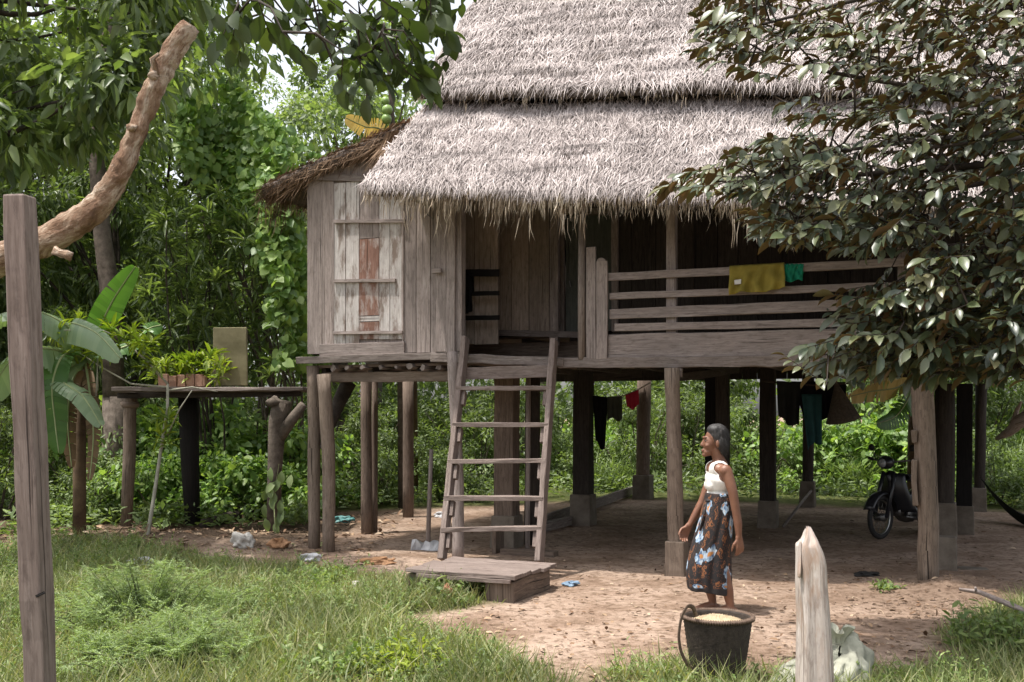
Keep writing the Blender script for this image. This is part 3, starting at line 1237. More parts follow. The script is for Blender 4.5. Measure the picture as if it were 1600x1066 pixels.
# rafters seen under the thatch
b = MB()
for k in range(14):
    s = -1.0 + k * .55
    dk, du = kl * (s - s0), ku * (s - s2)
    b.tube([W(s, t0 + .15, zl0 - .08 - dk), W(s, t1 + .1, zl1 - .14 - dk)], .032, 6, jit=.1)
    b.tube([W(s, t2 + .3, zu0 + .12 - du), W(s, t_r, z_r - .25 - du)], .035, 6, jit=.1)
for k in range(8):
    t = .0 + k * .6
    b.tube([W(sl_ + .2, t + .08, lo.z - .15), W(sh_, t + .08, hi.z - .22)], .03, 6, jit=.1)
part('rafter', b, M['dark'], smooth=True)
# ------------------------------------------------------------------ ladder and step
ladder = thing('ladder', 'grey plank ladder leaning up to the house porch', 'ladder', W(-.35, -.9, 0))
rl0, rl1 = H(691, 872, -1.02), H(727, 528, -.10)
rr0, rr1 = H(842, 876, -1.02), H(866, 532, -.10)
for a, c, bulge in ((rl0, rl1, 1), (rr0, rr1, 1)):
    b = MB()
    b.beam(a - UP * .02, c, .060, .12, E1, 10, .006)
    b.build('ladder_rail', M['ladder'], ladder, bevel=.008)
TR = [(712, 607, 855, 607, 8), (706, 664, 853, 664, 9), (702, 721, 848, 720, 8), (697, 778, 842, 779, 8), (693, 828, 838, 825, 11)]
for xa, ya, xb, yb, hh in TR:
    def on(pa, pb, y):
        lo_, hi_ = 0.0, 1.0
        for _ in range(30):
            m_ = (lo_ + hi_) / 2
            p = pa.lerp(pb, m_)
            if HOR - (p.z - CAM_H) / p.y * F_PX > y: lo_ = m_
            else: hi_ = m_
        return pa.lerp(pb, lo_)
    pa, pb = on(rl0, rl1, ya), on(rr0, rr1, yb)
    d = (pb - pa).normalized()
    b = MB()
    b.beam(pa - d * .02, pb + d * .02, .13, .046, E2, 5, .005)
    tr = b.build('tread', M['ladder'], ladder, bevel=.005)
    for q, sg in ((pa, 1), (pb, -1)):
        k = MB()
        dr = (rl1 - rl0).normalized()
        k.beam(q + d * sg * .055 - UP * .035, q + d * sg * .055 - UP * .035 - dr * .16, .035, .06, E1)
        k.build('cleat', M['ladder'], tr, bevel=.003)
b = MB()
pa, pb = H(722, 584, -.16), H(868, 580, -.16)
b.beam(pa, pb, .13, .035, UP, 5, .004)
b.build('tread', M['ladder'], ladder, bevel=.005)

step = thing('wooden_step', 'low plank step on two worn blocks at the ladder foot', 'step', W(-.35, -1.5, 0))
zS = .215


def gp(px, py, z):
    Y = (CAM_H - z) * F_PX / (py - HOR)
    return Vector(((px - 800) / F_PX * Y, Y, z))


fl, fr = gp(636, 888, zS), gp(801, 900, zS)
fr2 = gp(858, 884, zS)
dv = (fr - fl).normalized()
bk = Vector((-dv.y, dv.x, 0))
for k, (o0, wd, e0, e1) in enumerate(((.09, .18, -.02, .02), (.28, .18, .0, .01), (.475, .19, -.05, .02), (.66, .17, .02, .05), (.85, .18, -.03, .02))):
    b = MB()
    b.beam(fl + bk * o0 + dv * e0 - UP * (.02 + .004 * k), fr + bk * o0 + dv * e1 - UP * (.02 + .004 * k), wd, .035, bk, 6, .006)
    b.build('step_board', M['ladder'], step, bevel=.005)
b = MB()
b.beam(fl - bk * .0 - UP * .055 + dv * .1, fr - bk * .0 - UP * .055 - dv * .02, .035, .03, UP, 5, .004)
b.build('front_lath', M['ladder'], step, bevel=.003)
for a, ln in ((fl + dv * .08, .24), (fr - dv * .14, .28)):
    b = MB()
    c = a + bk * .04
    b.beam(c - UP * .165, c + bk * .80 - UP * .165, ln, .22, dv, 4, .008)
    b.build('block', M['brown'], step, bevel=.012)

# ------------------------------------------------------------------ outdoor platform at the left
tabY = 14.2
tab = thing('raised_platform', 'tall rough plank platform on posts left of the house', 'platform', at(330, 820, tabY) * 1)
tab.location.z = 0
b = MB()
for k in range(5):
    y = tabY - .35 + k * .2
    b.beam(at(178, 609, tabY - .35) + Vector((-.05 * k, k * .2, 0)), at(476, 608, tabY - .35) + Vector((0, k * .2, 0)), .19, .055, Vector((0, 1, 0)), 10, .01)
b.build('platform_top', M['darkbark' if False else 'grey'], tab, bevel=.006)
b = MB()
b.beam(at(185, 618, tabY - .2), at(470, 616, tabY - .2), .07, .08, UP, 8, .008)
b.build('platform_beam', M['dark'], tab)
b = MB()
b.tube([at(203, 616, 14.3), at(203, 635, 14.3), at(202, 720, 14.3), at(197, 822, 14.3)], [.11, .085, .085, .08], 10, jit=.08)
b.blob(at(203, 632, 14.3), (.13, .12, .07), 2, jit=.3)
b.build('leg', M['post'], tab, smooth=True)
b = MB()
b.tube([at(294, 620, 14.6), at(297, 720, 14.6), at(301, 820, 14.6)], [.15, .125, .10], 10, jit=.08)
b.build('leg', M['black'], tab, smooth=True)
b = MB()
b.tube([at(440, 625, 13.7), at(433, 660, 13.7), at(430, 740, 13.7), at(428, 836, 13.7)], [.115, .11, .095, .10], 12, jit=.15)
b.tube([at(432, 690, 13.7), at(452, 660, 13.65), at(474, 632, 13.6)], [.075, .07, .055], 10, jit=.15)
b.blob(at(428, 628, 13.65), (.115, .10, .07), 2, jit=.5)
b.build('leg', M['bark'], tab, smooth=True)

# planter of light green plants on the platform
pl = thing('planter', 'pinkish brick planter of bright plants on the plank platform', 'planter', at(285, 603, 14.1))
b = MB()
c0, c1 = at(250, 595, 14.0), at(318, 595, 14.0)
zt = at(0, 605, 14.0).z
for k in range(5):
    f = k / 5
    p = c0.lerp(c1, f + .1)
    b.beam(Vector((p.x, p.y, zt + .005)), Vector((p.x, p.y, zt + .17 + random.uniform(-.02, .02))), (c1.x - c0.x) / 5 - .012, .05, Vector((1, 0, 0)), 2, .006)
    b.beam(Vector((p.x, p.y + .28, zt + .005)), Vector((p.x, p.y + .28, zt + .15)), (c1.x - c0.x) / 5 - .012, .05, Vector((1, 0, 0)), 2, .006)
for p in (c0, c1):
    b.beam(Vector((p.x, p.y - .02, zt + .08)), Vector((p.x, p.y + .30, zt + .08)), .15, .04, UP, 2, .004)
M['terracotta'] = rough_mat('faded_terracotta', (.22, .11, .07), (.40, .25, .185), 9, .9, .5)
b.build('planter_box', M['terracotta'], pl, bevel=.006)
M['limeleaf'] = leafmat('lime_green_leaf', [(.10, .16, .02), (.20, .27, .03), (.28, .33, .05)], .35, .5)


def rosette(P, D, N_leaves, L, aspect, rng, spread=1.0):
    """leaves spraying out of a stem tip"""
    P = np.asarray(P, float)
    n = len(P) * N_leaves
    ci = np.repeat(np.arange(len(P)), N_leaves)
    d = rand_dirs(n, rng)
    D = np.asarray(D, float)[ci]
    dd = unit(D * .55 + d * spread)
    ln = L * (.6 + .8 * rng.random(n))
    return leaf_arrays(P[ci] + dd * .01, dd, unit(np.array([0, 0, 1.0])[None] * 1.0 + D * .5 + rand_dirs(n, rng) * .35), ln, ln * aspect, 'fold')


rg = np.random.default_rng(5)
pts = np.array([list(at(x, y, 14.0 + rg.random() * .3)) for x, y in [(rg.uniform(240, 330), rg.uniform(562, 592)) for _ in range(26)]] +
               [list(at(x, y, 14.0)) for x, y in ((345, 568), (350, 582), (340, 592), (232, 575))])
ch = [(*rosette(pts, np.tile([0, 0, 1.0], (len(pts), 1)), 14, .15, .28, rg), 0)]
link_mesh('foliage', raw_mesh('foliage', ch), M['limeleaf'], pl)
q = MB()
for p in pts:
    q.tube([Vector((285 - 800, 0, 0)) * 0 + Vector((min(max(p[0], c0.x), c1.x), c0.y + .14, zt + .1)), Vector(p)], [.008, .005], 5)
q.build('stem', M['bark'], pl)

b = MB()
b.beam(at(361, 603, 14.1), at(360, 512, 14.1), 52 / F_PX * 14.1, .07, Vector((1, 0, 0)), 4, .005)
M['mossy'] = rough_mat('mossy_slab', (.13, .115, .06), (.25, .22, .13), 3, .9, .3)
tag(b.build('slab', M['mossy'], bevel=.008), 'mossy upright rectangular slab standing on the plank platform', 'slab')

# ------------------------------------------------------------------ fence posts near the camera
b = MB()
b.beam(at(73, 1300, 3.3), at(31, 306, 3.2), .070, .085, Vector((.995, -.06, 0)), 16, .003)
o = b.build('fence_post', M['ladder'], bevel=.006)
tag(o, 'tall square sawn timber post at the edge of the grass', 'post')
pm = MB()
pm.beam(at(57, 932, 3.215), at(69, 926, 3.215), .008, .010, UP)
q = pm.build('notch', M['black'], o)

b = MB()
Ys = 4.25
prof = [(1276, 1290, 62, 70), (1275, 1066, 56, 60), (1273, 1000, 51, 55), (1271, 945, 47, 52), (1268, 915, 46, 50), (1269, 890, 45, 50), (1267, 872, 42, 48), (1264.5, 860, 38, 46), (1263, 850, 34, 42), (1265, 842, 22, 32), (1264, 834, 15, 24), (1262.5, 825, 7, 12)]
rows = []
rs = random.Random(4)
n = 22
for i, (cx, cy, wd, dp) in enumerate(prof):
    c = at(cx, cy, Ys)
    row = []
    for k in range(n):
        a = 2 * math.pi * k / n
        rw = wd / F_PX * Ys / 2
        rd = dp / F_PX * Ys / 2
        g = 1 + .10 * math.sin(5 * a + 1) + .07 * math.sin(9 * a + 2) + .03 * rs.uniform(-1, 1)
        e = .75
        ca_, sa_ = math.cos(a), math.sin(a)
        x = math.copysign(abs(ca_) ** e, ca_) * rw * g
        y = math.copysign(abs(sa_) ** e, sa_) * rd * g
        row.append(c + Vector((x, y, .012 * rs.uniform(-1, 1) * (i > 1) + (.02 * math.sin(3 * a) if 3 < i < 8 else 0))))
    rows.append(row)
b.grid(rows, close=True)
# long uv along the grain
nU = []
for f in b.F:
    nU.append(tuple((b.V[i][2], ((i % n) / n) * .55) for i in f))
b.U = nU
b.beam(at(1290, 1000, Ys - .02), at(1287, 884, Ys), .03, .05, Vector((1, 0, 0)), 6, .006, taper=.4)
b.beam(at(1299, 1100, Ys), at(1294, 985, Ys), .03, .05, Vector((1, 0, 0)), 4, .006, taper=.3)
b.beam(at(1249, 905, Ys - .05), at(1251, 843, Ys - .02), .02, .04, Vector((1, 0, 0)), 4, .004, taper=.6)
o = b.build('fence_stake', M['stake'], smooth=False, sub=1)
tag(o, 'short bleached split stake with a jagged pointed top', 'post')

# ------------------------------------------------------------------ basket, grain, sack
bk0 = gd(1121, 1056)
bk0.z = gz1(bk0.x, bk0.y)
basket = thing('basket', 'dark woven carrying basket heaped with grain behind the stake', 'basket', bk0)
b = MB()
Hb, Rb, Rt = .375, .148, .208
rows = []
nS = 64
for i in range(31):
    f = i / 30
    r_ = Rb + (Rt - Rb) * (f ** .85)
    z = Hb * f
    rows.append([bk0 + Vector((math.cos(2 * math.pi * k / nS), math.sin(2 * math.pi * k / nS), 0)) * (r_ + .0035 * math.sin(k * math.pi / 2 + (i % 2) * math.pi)) + UP * z for k in range(nS)])
for i in range(31):
    f = 1 - i / 30
    r_ = Rb + (Rt - Rb) * (f ** .85) - .012
    z = .015 + (Hb - .015) * f
    rows.append([bk0 + Vector((math.cos(2 * math.pi * k / nS), math.sin(2 * math.pi * k / nS), 0)) * r_ + UP * z for k in range(nS)])
rows.append([bk0 + UP * .016 for k in range(nS)])
b.grid(rows, close=True)
b.grid([[bk0 + UP * .004 for k in range(nS)], [bk0 + Vector((math.cos(2 * math.pi * k / nS), math.sin(2 * math.pi * k / nS), 0)) * Rb + UP * .003 for k in range(nS)]], close=True)
M['basket'] = rough_mat('smoke_dark_wicker', (.020, .015, .012), (.055, .042, .034), 30, .75, .5, .3)
b.build('basket_body', M['basket'], basket, smooth=True)
b = MB()
rim = [bk0 + Vector((math.cos(2 * math.pi * k / 48) * (Rt + .002), math.sin(2 * math.pi * k / 48) * (Rt + .002), Hb)) for k in range(49)]
b.tube(rim, .011, 8, cap=False)
for k in range(90):
    a = 2 * math.pi * k / 90
    d = Vector((math.cos(a), math.sin(a), 0))
    b.tube([bk0 + d * (Rt + .012) + UP * (Hb - .014), bk0 + d * (Rt + .016) + UP * Hb, bk0 + d * (Rt - .002) + UP * (Hb + .013)], .004, 4)
M['rattan'] = rough_mat('brown_rattan_rim', (.07, .045, .032), (.16, .11, .08), 40, .7, .3)
b.build('rim', M['rattan'], basket, smooth=True)
b = MB()
SP = [at(1088, 962, 6.1), at(1083, 948, 6.0), at(1074, 946, 5.97), at(1064, 965, 5.95), at(1060, 995, 5.95), at(1064, 1020, 5.98), at(1074, 1038, 6.03), at(1082, 1046, 6.07)]
fine = []
for i in range(len(SP) - 1):
    for k in range(5):
        fine.append(SP[i].lerp(SP[i + 1], k / 5))
fine.append(SP[-1])
for _ in range(3):
    fine = [fine[0]] + [(fine[i - 1] + fine[i] * 2 + fine[i + 1]) / 4 for i in range(1, len(fine) - 1)] + [fine[-1]]
b.tube(fine, .014, 8, flat=.35)
b.build('carrying_strap', M['rattan'], basket, smooth=True)
b = MB()
rows = []
for i in range(13):
    f = i / 12
    rows.append([bk0 + Vector((math.cos(a) * (Rt - .02) * f, math.sin(a) * (Rt - .02) * f, Hb - .045 + .052 * (1 - f ** 1.6) + .004 * mnoise.noise(Vector((math.cos(a) * f * 4, math.sin(a) * f * 4, 0))))) for a in [2 * math.pi * k / 40 for k in range(40)]])
b.grid(rows, close=True)
rgb = np.random.default_rng(8)
n = 2500
rr_ = (Rt - .025) * np.sqrt(rgb.random(n))
aa = rgb.random(n) * 6.283
P = np.stack([bk0.x + rr_ * np.cos(aa), bk0.y + rr_ * np.sin(aa), bk0.z + Hb - .045 + .053 * (1 - (rr_ / (Rt - .02)) ** 1.6) + .002], -1)
D = rand_dirs(n, rgb)
D[:, 2] *= .25
M['grain'] = leafmat('unhusked_rice', [(.38, .28, .17), (.50, .385, .25), (.60, .49, .34)], 0, .6)
g = b.build('rice_heap', M['grain'], smooth=True)
gl = g.location.copy()
tag(g, 'heap of golden unhusked rice filling the dark basket', 'grain')
me = raw_mesh('rice_grain', [(*leaf_arrays(P, unit(D), np.tile([0, 0, 1.0], (n, 1)), np.full(n, .010), np.full(n, .0042), 'quad'), 0)])
o = link_mesh('rice_grain', me, M['grain'], g)
tag(o, kind='stuff')

sk = gd(1285, 1070)
sk.y = 6.05
sk.x = (1285 - 800) / F_PX * 6.05
b = MB()
rows = []
nS = 72
sr = random.Random(3)
for i in range(26):
    f = i / 25
    zz = [0, .16, .24][0] + .235 * math.sin(f * math.pi / 2) ** 1.0
    row = []
    for k in range(nS):
        a = 2 * math.pi * k / nS
        rx = .255 * (math.cos(f * math.pi / 2) ** .75) + .012
        ry = .19 * (math.cos(f * math.pi / 2) ** .75) + .012
        fold = 1 + (.06 + .07 * f) * (math.sin(7 * a + 5 * f) + .6 * math.sin(13 * a - 8 * f + 1) + .5 * math.sin(23 * a + 11 * f))
        p = Vector((math.cos(a) * rx * fold, math.sin(a) * ry * fold, zz))
        p.z *= (.80 + .22 * math.cos(a - .5) + .35 * max(0, math.cos(a - .2)) * f + .06 * math.sin(3 * a))
        p += Vector((1, .4, .7)) * (.025 * mnoise.noise(p * 14) + .014 * mnoise.noise(p * 38))
        row.append(sk + p + Vector((.10 * f, 0, 0)))
    rows.append(row)
b.grid(rows, close=True)
top = sk + Vector((.075, 0, .262))
rows = []
for i in range(9):
    f = i / 8
    row = []
    for k in range(nS):
        a = 2 * math.pi * k / nS
        r_ = .045 + .055 * f * f
        r_ *= 1 + .22 * math.sin(9 * a + 2 * f) + .12 * math.sin(17 * a)
        row.append(top + Vector((math.cos(a) * r_, math.sin(a) * r_ * .7, -.02 + .085 * f + .02 * f * math.sin(5 * a))))
    rows.append(row)
b.grid(rows, close=True)
M['sack'] = cloth('woven_plastic_sack', (.30, .30, .24), 260, .75, .4)
o = b.build('sack', M['sack'], smooth=True)
tag(o, 'crumpled off-white woven sack slumped behind the pointed stake', 'sack')
# ------------------------------------------------------------------ cloth on the railing, lines and gate
M['yellowcloth'] = cloth('mustard_cloth', (.27, .215, .045), 120)
M['greencloth'] = cloth('green_cloth', (.015, .20, .12), 120)
M['blackcloth'] = cloth('black_cloth', (.008, .008, .009), 60)
M['redcloth'] = cloth('red_cloth', (.45, .035, .07), 60)
M['greycloth'] = cloth('grey_green_cloth', (.06, .065, .05), 60)
M['tealcloth'] = cloth('teal_cloth', (.02, .06, .065), 60)
M['whitecloth'] = cloth('white_cotton', (.72, .70, .66), 140, .9, .06)
M['darkcloth'] = cloth('charcoal_cloth', (.016, .017, .018), 60)


def draped(name, corners, t, mat, fold=.016, nf=6, back=True, n=24, seed=1):
    """cloth hung over a rail: corners tl, tr, br, bl as pixels on the house front"""
    rr = random.Random(seed)
    ph = rr.random() * 6
    tl, tr, br, bl = [H(x, y, t) for x, y in corners]
    b = MB()
    rows = []
    for j in range(n // 2, 0, -1):          # behind the rail
        if not back: break
        f = j / (n // 2) * .5
        rows.append([tl.lerp(tr, i / n).lerp(bl.lerp(br, i / n), f) + E2 * (.055 + fold * .5 * math.sin(nf * i / n * 6.28 + ph)) for i in range(n + 1)])
    rows.append([tl.lerp(tr, i / n) + E2 * .02 + UP * .012 for i in range(n + 1)])
    for j in range(n + 1):
        f = j / n
        rows.append([tl.lerp(tr, i / n).lerp(bl.lerp(br, i / n), f) - E2 * (.006 + f * fold * 1.6 * (1 + math.sin(nf * i / n * 6.28 + ph + 2.5 * f))) + UP * f * .012 * math.sin(i / n * 9 + ph) - E2 * (.018 * f * math.sin(i / n * 15 - 7 * f + ph) + .008 * math.sin(i / n * 31 + 9 * f)) for i in range(n + 1)])
    b.grid(rows)
    return b.build(name, mat, smooth=True, solid=.004)


o = draped('hanging_cloth', [(1140, 417), (1225, 412), (1229, 452), (1141, 461)], -.02, M['yellowcloth'], .026, 4, seed=2)
tag(o, 'mustard yellow cloth with a pale patch draped over the veranda rail', 'cloth')
pb_ = MB()
tl_, br_ = H(1146, 437, -.055), H(1158, 445, -.055)
pb_.grid([[H(1146, 438, -.055), H(1158, 436.5, -.055)], [H(1147, 445, -.06), H(1158, 443.5, -.06)]])
pb_.build('patch', M['whitecloth'], o, solid=.003)
o = draped('hanging_cloth', [(1222, 414), (1256, 413), (1254, 438), (1226, 441)], -.008, M['greencloth'], .01, 2, seed=4)
tag(o, 'small green cloth hung beside the mustard cloth on the rail', 'cloth')
o = draped('hanging_cloth', [(714, 428), (737, 428), (739, 484), (722, 500)], .60, M['blackcloth'], .02, 3, seed=5)
tag(o, 'black garment hanging from the dark slats beside the porch', 'cloth')


def hang(name, corners, Y, mat, label, fold=.02, nf=3, n=14, seed=1, taper=None):
    rr = random.Random(seed)
    ph = rr.random() * 6
    tl, tr, br, bl = [at(x, y, Y) for x, y in corners]
    b = MB()
    rows = []
    for j in range(n + 1):
        f = j / n
        rows.append([tl.lerp(tr, i / n).lerp(bl.lerp(br, i / n), f) + Vector((0, 1, 0)) * fold * (.3 + f) * math.sin(nf * i / n * 6.28 + ph + f) + UP * f * .03 * math.sin(i / n * 7 + ph) for i in range(n + 1)])
    b.grid(rows)
    return tag(b.build(name, mat, smooth=True, solid=.006), label, 'clothing')


# washing line under the floor
b = MB()
lp = [at(905, 612, 14.9), at(925, 618, 14.8), at(945, 622, 14.75), at(972, 619, 14.7), at(995, 610, 14.7), at(1016, 598, 14.7)]
b.tube(lp, .009, 5)
M['rope'] = rough_mat('pale_rope', (.30, .28, .24), (.48, .45, .40), 40, .9, .2)
tag(b.build('clothesline', M['rope']), 'pale cord strung between stilts with small washing on it', 'clothesline')
hang('hanging_clothes', [(926, 618), (950, 621), (945, 706), (931, 690)], 14.72, M['blackcloth'], 'long black garment at the left end of the washing line', seed=1)
hang('hanging_clothes', [(949, 621), (972, 619), (972, 655), (949, 656)], 14.70, M['greycloth'], 'grey green cloth in the middle of the washing line', seed=2)
hang('hanging_clothes', [(977, 618), (998, 609), (999, 635), (980, 639)], 14.66, M['redcloth'], 'small bright red cloth on the washing line', seed=3)
# dark washing bundle at the right, under the veranda
b = MB()
b.tube([at(1190, 596, 12.6), at(1270, 602, 12.6), at(1345, 598, 12.6)], .012, 5)
tag(b.build('hanging_pole', M['dark'], ), 'dark pole under the veranda floor carrying clothes', 'pole')
hang('hanging_clothes', [(1214, 595), (1252, 598), (1250, 668), (1218, 655)], 12.55, M['darkcloth'], 'charcoal garment hanging nearest the middle stilt', .05, 2, seed=4)
hang('hanging_clothes', [(1236, 596), (1322, 597), (1318, 640), (1262, 672)], 12.62, M['blackcloth'], 'wide black cloth bunched on the dark pole', .06, 4, seed=5)
hang('hanging_clothes', [(1252, 616), (1284, 616), (1283, 690), (1262, 700)], 12.48, M['tealcloth'], 'dull teal cloth hanging in front of the black cloth', .03, 2, seed=6)
# conical woven hat/basket hanging
b = MB()
ap = at(1306, 596, 12.3)
rows = []
for i in range(10):
    f = i / 9
    c = ap.lerp(at(1318, 657, 12.35), f)
    ax = Vector((.25, .1, -1)).normalized()
    s1_ = ax.orthogonal().normalized()
    s2_ = ax.cross(s1_)
    rows.append([c + s1_ * math.cos(2 * math.pi * k / 28) * .20 * f + s2_ * math.sin(2 * math.pi * k / 28) * .20 * f for k in range(28)])
b.grid(rows, close=True)
M['fishtrap'] = rough_mat('smoky_basketry', (.03, .024, .02), (.08, .065, .05), 40, .8, .4)
tag(b.build('conical_basket', M['fishtrap'], smooth=True, solid=.012), 'dark cone shaped basket hanging beside the black cloth', 'basket')

# ------------------------------------------------------------------ hammock
b = MB()
h0, h1 = at(1531, 745, 15.6), at(1760, 740, 12.8)
rows = []
for i in range(25):
    f = i / 24
    c = h0.lerp(h1, f) - UP * (1.0 * 4 * f * (1 - f)) * .62
    wd = .03 + .26 * math.sin(math.pi * f) ** .6
    rows.append([c + Vector((.35, 1, 0)).normalized() * wd * (k / 8 - .5) * 2 - UP * (.16 * math.sin(math.pi * f) * math.cos((k / 8 - .5) * math.pi)) for k in range(9)])
b.grid(rows)
M['hammock'] = cloth('dark_hammock_net', (.02, .021, .018), 90)
tag(b.build('hammock', M['hammock'], smooth=True, solid=.008), 'dark hammock slung from the right hand stilts', 'hammock')
b = MB()
pA = Vector((h1.x + .02, h1.y, -.05))
b.tube([pA, pA + UP * 2.3], .08, 10, jit=.08)
tag(b.build('hammock_post', M['post'], smooth=True), 'bare pole holding the outer end of the hammock', 'post')


# ------------------------------------------------------------------ motorbike
def motorbike():
    base = gd(1381, 842)
    base.y += .12
    base.z = gz1(base.x, base.y)
    bike = thing('motorbike', 'dark motorbike parked under the house behind a stilt', 'motorbike', (0, 0, 0))
    fwd = Vector((-.62, -.52, 0)).normalized()      # the way it points
    lat = Vector((-fwd.y, fwd.x, 0))
    Rw = .285

    def L(x, y, z):
        """x forward from the front axle, y sideways, z up"""
        return base + fwd * x + lat * y + UP * z

    def wheel(x, name):
        o = MB()
        n = 40
        rows = []
        for i in range(n + 1):
            a = 2 * math.pi * i / n
            d = fwd * math.cos(a) + UP * math.sin(a)
            c = L(x, 0, Rw)
            rows.append([c + d * (Rw - .035 + .035 * math.cos(2 * math.pi * k / 10)) + lat * (.032 * math.sin(2 * math.pi * k / 10)) for k in range(10)])
        root = MB()
        root.tube([L(x, -.07, Rw), L(x, .07, Rw)], [.05, .05], 14)
        for i in range(22):
            a = 2 * math.pi * i / 22
            d = fwd * math.cos(a) + UP * math.sin(a)
            root.tube([L(x, (-1) ** i * .04, Rw) + d * .045, L(x, 0, Rw) + d * (Rw - .06)], .0025, 4)
        wh = root.build('wheel', M['metal'], bike, smooth=True)
        o.grid(rows, close=True)
        o.build('tyre', M['rubber'], wh, smooth=True)
        o = MB()
        pts = [L(x, 0, Rw) + (fwd * math.cos(2 * math.pi * i / n) + UP * math.sin(2 * math.pi * i / n)) * (Rw - .062) for i in range(n + 1)]
        o.tube(pts, .016, 8, cap=False, flat=1)
        o.build('rim', M['chrome'], wh, smooth=True)

    m, t, bb = mk('dull_chrome')
    bb.inputs['Base Color'].default_value = (.35, .35, .34, 1)
    bb.inputs['Metallic'].default_value = 1
    bb.inputs['Roughness'].default_value = .35
    M['chrome'] = m
    wheel(0, 'w')
    wheel(-1.22, 'w')
    # fork
    o = MB()
    for s in (-1, 1):
        o.tube([L(0, s * .085, Rw), L(-.14, s * .085, .66), L(-.20, s * .07, .86)], [.026, .028, .024], 8)
    o.build('fork', M['bikepaint'], bike, smooth=True)
    # mudguards
    def guard(xc, a0, a1, rad, wd):
        o = MB()
        rows = []
        for i in range(15):
            a = R(a0 + (a1 - a0) * i / 14)
            d = fwd * math.cos(a) + UP * math.sin(a)
            rows.append([L(xc, 0, Rw) + d * (rad - .03 * (k / 6 - .5) ** 2 * 4) + lat * (wd * (k / 6 - .5)) for k in range(7)])
        o.grid(rows)
        o.build('mudguard', M['bikepaint'], bike, smooth=True, solid=.006)
    guard(0, 20, 170, Rw + .045, .15)
    guard(-1.22, 20, 200, Rw + .06, .18)
    # leg shield and body
    o = MB()
    rows = []
    for i in range(10):
        f = i / 9
        z = .34 + .50 * f
        x = -.33 + .10 * math.sin(f * 2.2)
        wd = .27 - .13 * f
        rows.append([L(x - .10 * abs(k / 8 - .5) * 2, wd * (k / 8 - .5) * 2, z) for k in range(9)])
    o.grid(rows)
    o.build('leg_shield', M['bikepaint'], bike, smooth=True, solid=.012)
    o = MB()
    o.tube([L(-.22, 0, .84), L(-.36, 0, .62), L(-.55, 0, .48), L(-.85, 0, .50), L(-1.35, 0, .72)], [.06, .07, .085, .11, .06], 10)
    o.build('frame', M['bikepaint'], bike, smooth=True)
    o = MB()
    o.blob(L(-.62, 0, .30), (.17, .12, .12), 2, jit=.2)
    for k in range(5):
        o.tube([L(-.40 - .025 * k, -.08, .34), L(-.40 - .025 * k, .08, .34)], .065, 10)
    o.tube([L(-.45, .10, .27), L(-.8, .13, .22), L(-1.5, .14, .30)], [.018, .03, .04], 8)
    o.build('engine', M['metal'], bike, smooth=True)
    o = MB()
    rows = []
    for i in range(12):
        f = i / 11
        x = -.55 - .80 * f
        wd = .10 + .05 * math.sin(f * 3)
        z = .74 + .03 * math.cos(f * 5) + .03 * f
        rows.append([L(x, wd * math.cos(2 * math.pi * k / 12), z + .05 * math.sin(2 * math.pi * k / 12)) for k in range(12)])
    o.grid(rows, close=True)
    o.build('saddle', M['rubber'], bike, smooth=True, sub=1)
    # headlamp cowl, handlebar, mirrors
    o = MB()
    o.blob(L(-.13, 0, .98), (.11, .12, .09), 2)
    hb_ = o.build('headlamp_cowl', M['bikepaint'], bike, smooth=True)
    o = MB()
    o.blob(L(-.045, 0, .975), (.045, .07, .06), 2)
    m, t, bb = mk('headlamp_glass')
    bb.inputs['Base Color'].default_value = (.25, .26, .27, 1)
    bb.inputs['Roughness'].default_value = .1
    o.build('headlight', m, hb_, smooth=True)
    o = MB()
    o.tube([L(-.34, -.36, 1.02), L(-.20, -.14, 1.0), L(-.18, 0, .97), L(-.20, .14, 1.0), L(-.34, .36, 1.02)], .013, 8)
    hbo = o.build('handlebar', M['metal'], bike, smooth=True)
    for s in (-1, 1):
        o = MB()
        o.tube([L(-.27, s * .27, 1.012), L(-.35, s * .37, 1.022)], .021, 8)
        o.build('grip', M['rubber'], hbo, smooth=True)
        o = MB()
        o.tube([L(-.23, s * .2, 1.01), L(-.26, s * .26, 1.14)], .006, 6)
        o.blob(L(-.27, s * .285, 1.17), (.035, .07, .045), 2)
        o.build('mirror', M['rubber'], hbo, smooth=True)
    o = MB()
    o.tube([L(-.9, .12, .25), L(-.98, .24, .02)], .012, 6)
    o.build('kickstand', M['metal'], bike)
    bike.location = (0, 0, 0)
    return bike, base


bike, bbase = motorbike()
for ch in bike.children:
    ch.location = Vector(ch.location) - bbase
bike.location = bbase

# ------------------------------------------------------------------ small things on the ground
def lying(name, pts, rad, mat, label, cat, n=7, jit=.1, round_=True):
    b = MB()
    b.tube(pts, rad, n, jit=jit)
    return tag(b.build(name, M[mat], smooth=round_), label, cat)


def on(px, py, dz=0.0):
    p = gd(px, py)
    p.z = gz1(p.x, p.y) + dz
    return p


